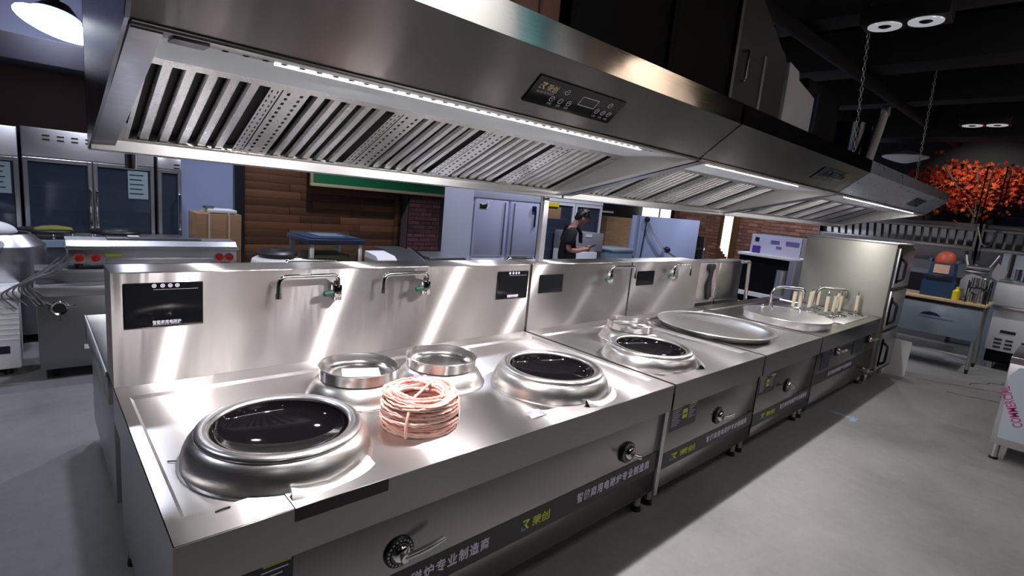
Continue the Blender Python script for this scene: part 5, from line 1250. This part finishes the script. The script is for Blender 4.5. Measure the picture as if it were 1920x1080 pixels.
fh2 = far_hood(-2.2, -.22, 'far stainless hood cut by the right edge, above the white cabinet')
bm = B(); tube(bm, rounded_path([(11.15, -.17, 1.99), (11.15, -.26, 1.72), (11.15, -.36, 1.70), (11.15, -.42, 1.97)], .08), .014, 8); obj('loose_hose', bm, S_PLAIN, fh2, label='loose looped steel hose')
# red maple on top
t = thing('red_maple', 'artificial red maple tree behind the far hoods', 'tree', (12.75, .3, 0))
bm = B(); tube(bm, [(12.75, .1, 0), (12.75, .12, 1.5), (12.72, .05, 2.4)], .06, 8, radii=[.09, .07, .04])
for k in range(9): a = random.uniform(-1, 1); tube(bm, [(12.73, .08, 2.1 + .05 * k), (12.7, .08 + a * .5, 2.5 + .05 * k), (12.65 + random.uniform(-.15, .15), .15 + a * 1.0, 2.75 + random.uniform(-.2, .4))], .018, 5)
obj('trunk', bm, BARK, t, 1)
bm = B()
def leaf(bm, c, s):
    d, u, v = frame_of(Vector((random.uniform(-1, 1), random.uniform(-1, 1), random.uniform(-1, 1)))); pts = []
    for i in range(10):
        a = 2 * PI * i / 10; r = s * (1.0 if i % 2 == 0 else .42); pts.append(bm.verts.new(c + u * math.cos(a) * r + v * math.sin(a) * r + d * (s * .12 * (i % 2))))
    bm.faces.new(pts)
for (cx, cy, cz, rx, ry, rz, n) in ((12.75, -.02, 2.68, .2, .42, .34, 900), (12.75, .42, 2.5, .2, .35, .22, 420), (12.8, .72, 2.85, .2, .55, .30, 420), (12.8, .2, 3.02, .2, .55, .20, 300), (12.75, -.38, 2.85, .2, .22, .25, 260)):
    for _ in range(n):
        p = Vector((random.gauss(0, .5), random.gauss(0, .5), random.gauss(0, .5))); leaf(bm, Vector((min(cx + p.x * rx, 13.05), cy + p.y * ry, cz + p.z * rz)), random.uniform(.03, .065))
obj('foliage', bm, LEAF, t, None, kind='stuff')
bm = B(); lathe(bm, [(.20, 0), (.26, .30), (.24, .30), (.18, .28), (0, .28)], 12.75, .1, 24); obj('tree_pot', bm, BLACK, t)
bm = B(); box(bm, 11.9, 13.0, -2.6, -.40, 2.06, 2.22); o = obj('storage_slab', bm, NAVY); tag(o, 'dark slab lying on top of the right-hand far hood', 'slab')
bm = B(); box(bm, 12.95, 13.1, -2.6, -.80, 2.22, 2.62); o = obj('grey_board', bm, mat('blue_grey_board', (.16, .18, .22), 0, .7)); tag(o, 'grey board standing above the right-hand far hood, right of the maple', 'board')
# near cabinet wrapped in film, cut by the right edge
t = thing('film_wrapped_cabinet', 'steel cabinet wrapped in pale film with magenta lettering, at the right edge on the floor', 'cabinet', (5.9, -1.8, 0))
bm = B(); box(bm, 5.53, 6.25, -2.6, -1.165, .135, .875, bev=.006); obj('cabinet_body', bm, S_PLAIN, t)
bm = B(); prism(bm, [(-1.205, .20), (-1.185, .72), (-1.23, .80), (-2.58, .80), (-2.58, .20)], 5.522, 5.5295); fm = obj('film_sheet', bm, FILMP, t)
s = Vector((0, -.80, -.60)).normalized()
lettering('lettering', 'COMMERCIAL', .085, frame((5.5215, -1.335, .335), (0, .42, .91), (-1, 0, 0)), MAGENTA, fm, .006, width=.33)
bm = B(); box(bm, 5.525, 5.5295, -2.5, -1.165, .82, .87); obj('edge_strip', bm, S_DARK, t)
for ly in (-1.21, -2.5):
    for lx in (5.58, 6.2):
        bm = B(); cyl(bm, (lx, ly, .02), (lx, ly, .134), .026, n=16); l = obj('leg', bm, CHROMEB, t); bm = B(); cyl(bm, (lx, ly, 0), (lx, ly, .02), .03, n=16); obj('foot', bm, BLACK, l)
# ================================================================ THE MAN WITH THE PHONE
def skin_mesh(name, chains, parent, m, sub=2, extra=None, root=0, smooth=3.0):
    """grow a tapered surface over a skeleton of connected points: chains of ((x,y,z), radius) sharing points by position"""
    key = {}; V = []; E = []; Rr = []
    for ch in chains:
        prev = None
        for (p, r) in ch:
            k = tuple(round(c, 4) for c in p)
            if k not in key: key[k] = len(V); V.append(p); Rr.append(r)
            i = key[k]
            if prev is not None and prev != i: E.append((prev, i))
            prev = i
    me = bpy.data.meshes.new('skeleton'); me.from_pydata(V, E, []); o = bpy.data.objects.new('skeleton', me); COL.objects.link(o)
    md = o.modifiers.new('skin', 'SKIN'); md.use_smooth_shade = True; md.branch_smoothing = .6
    for i, sv in enumerate(me.skin_vertices[0].data):
        sv.radius = (Rr[i], Rr[i]) if not isinstance(Rr[i], tuple) else Rr[i]; sv.use_root = (i == root)
    s = o.modifiers.new('sub', 'SUBSURF'); s.levels = sub; s.render_levels = sub
    dg = bpy.context.evaluated_depsgraph_get(); m2 = bpy.data.meshes.new_from_object(o.evaluated_get(dg))
    bm = B(); bm.from_mesh(m2); bpy.data.objects.remove(o)
    if extra: extra(bm)
    return obj(name, bm, m, parent, smooth)
RZ = -math.radians(40)
person = thing('person', 'man in a black T-shirt with short black hair, head bent over his phone', 'person', (5.72, 3.80, 0), RZ)
# local frame: +x is where he faces, +y his left, z up
PEL, SPN, CHS, NKB, NK = (0, 0, .94), (-.01, 0, 1.12), (.0, 0, 1.30), (.03, 0, 1.41), (.075, 0, 1.465)
HD0, HD1 = (.115, 0, 1.51), (.145, 0, 1.545)
def arm(s):
    return [(CHS, .085), ((.015, s * .12, 1.365), .055), ((.01, s * .185, 1.355), .055), ((-.03, s * .235, 1.20), .047), ((-.035, s * .25, 1.08), .040), ((.09, s * .20, 1.07), .038), ((.22, s * .10, 1.09), .028), ((.265, s * .065, 1.10), .030), ((.30, s * .05, 1.105), .027)]
def leg(s):
    return [(PEL, .09), ((.0, s * .09, .86), .075), ((.02, s * .10, .50), .058), ((-.01, s * .10, .28), .050), ((-.02, s * .10, .08), .036), ((.05, s * .11, .04), .038), ((.15, s * .12, .03), .030)]
def face_bits(bm):
    # skull and jaw as one tilted ovoid that runs into the neck
    T = Matrix.Translation((.165, 0, 1.548)) @ Matrix.Rotation(math.radians(28), 4, 'Y')
    g = bmesh.ops.create_uvsphere(bm, u_segments=20, v_segments=14, radius=1)
    for v in g['verts']:
        p = Vector((v.co.x * .092, v.co.y * .074, v.co.z * .118))
        if p.z < 0: p.x = p.x * (1 + .9 * p.z) + .010 * (-p.z / .118); p.y *= 1 + 2.6 * p.z
        v.co = T @ p
    def at(x, y, z): return T @ Vector((x, y, z))
    tube(bm, [at(.085, 0, .012), at(.104, 0, -.020), at(.108, 0, -.030), at(.088, 0, -.036)], .01, 8, radii=[.008, .011, .013, .009])      # nose
    tube(bm, [at(.080, -.024, -.058), at(.092, 0, -.058), at(.080, .024, -.058)], .007, 6)                                                 # mouth
    for s in (-1, 1):
        c = at(.0, s * .074, -.008); sphere(bm, c, .024, 6, 1.25, .8, .35)                                                                     # ears
        c = at(.078, s * .030, .006); sphere(bm, c, .012, 6, .8)                                                                               # eyes
        # five fingers closed round the phone, thumb on top
        for k in range(4):
            y = s * (.052 - .004 * k); z = 1.118 - .017 * k; L = (.030, .036, .033, .026)[k]
            tube(bm, [(.295, y, z), (.295 + L * .6, y - s * .012, z + .002), (.295 + L, y - s * .036, z - .002), (.295 + L * .7, y - s * .050, z - .004)], .009, 6, radii=[.0095, .009, .0085, .007])
        tube(bm, [(.272, s * .060, 1.122), (.300, s * .040, 1.142), (.335, s * .022, 1.142)], .010, 6, radii=[.012, .0105, .008])
chains = [[(PEL, .09), (SPN, .085), (CHS, .09), (NKB, .062), (NK, .052), (HD0, .052), (HD1, .055)]] + [arm(s) for s in (-1, 1)] + [leg(s) for s in (-1, 1)]
body = skin_mesh('body', chains, person, SKIN, 2, face_bits)
shirt = [[((.0, 0, .86), .150), ((-.01, 0, .98), .158), ((-.015, 0, 1.12), .158), ((.0, 0, 1.29), .165), ((.03, 0, 1.395), .088)]] + [[((0, 0, 1.29), .165), ((.015, s * .12, 1.365), .098), ((.01, s * .19, 1.348), .086), ((-.025, s * .235, 1.215), .080), ((-.034, s * .246, 1.14), .082)] for s in (-1, 1)]
skin_mesh('t_shirt', shirt, person, SHIRT, 2)
trs = [[((0, 0, 1.0), .140), ((0, 0, .90), .150)]] + [[((0, 0, .90), .150), ((.0, s * .095, .82), .118), ((.02, s * .105, .50), .088), ((-.01, s * .105, .28), .080), ((-.015, s * .105, .10), .074)] for s in (-1, 1)]
skin_mesh('trousers', trs, person, mat('black_trousers', (.008, .008, .011), 0, .8), 2)
for s in (-1, 1):
    bm = B(); prism(bm, [(-.07, .0), (.19, .0), (.20, .03), (.15, .065), (.06, .10), (-.04, .11), (-.075, .07)], -.042 + s * .11, .042 + s * .11, 'y')
    bmesh.ops.bevel(bm, geom=list(bm.edges), offset=.012, segments=2, affect='EDGES'); obj('shoe', bm, BLACK, person)
T = Matrix.Translation((.165, 0, 1.548)) @ Matrix.Rotation(math.radians(28), 4, 'Y')
bm = B(); g = bmesh.ops.create_uvsphere(bm, u_segments=24, v_segments=16, radius=1)
for v in g['verts']:
    p = Vector((v.co.x * .108 - .006, v.co.y * .090, v.co.z * .132 + .006)); lim = .048 if p.x > .03 else .048 - 1.15 * (.03 - p.x)
    if p.z < lim: p = Vector((p.x * .80, p.y * .80, lim + (p.z - lim) * .1))
    else: p *= 1 + random.uniform(-.02, .05)
    v.co = T @ p
for k in range(70):
    a = random.uniform(0, 2 * PI); e = random.uniform(.25, 1.45); p = Vector((math.cos(a) * math.cos(e) * .105 - .006, math.sin(a) * math.cos(e) * .088, math.sin(e) * .130 + .006))
    if p.z < (.05 if p.x > .03 else .05 - 1.1 * (.03 - p.x)): continue
    q = p * 1.10 + Vector((.018, random.uniform(-.012, .012), .004)); tube(bm, [T @ (p * .95), T @ ((p + q) / 2 * 1.03), T @ q], .01, 5, radii=[.013, .010, .003])
obj('hair', bm, HAIR, person, 1.2)
bm = B(); tube(bm, [(.09, -.085, 1.43), (.165, -.075, 1.32), (.175, -.07, 1.18)], .017, 8, radii=[.012, .02, .016]); tube(bm, [(.09, .085, 1.43), (.165, .075, 1.32), (.175, .07, 1.18)], .017, 8, radii=[.012, .02, .016]); obj('strap', bm, BLACK, person, 1)
ph = thing('phone', 'black mobile phone held in both hands by the man in the black T-shirt', 'phone', (5.72, 3.80, 0), RZ)
bm = B(); box(bm, .305, .318, -.036, .036, 1.075, 1.225, bev=.004)
bm.transform(Matrix.Translation((.312, 0, 1.12)) @ Matrix.Rotation(math.radians(62), 4, 'Y') @ Matrix.Translation((-.312, 0, -1.12))); obj('phone_body', bm, BLACK, ph)
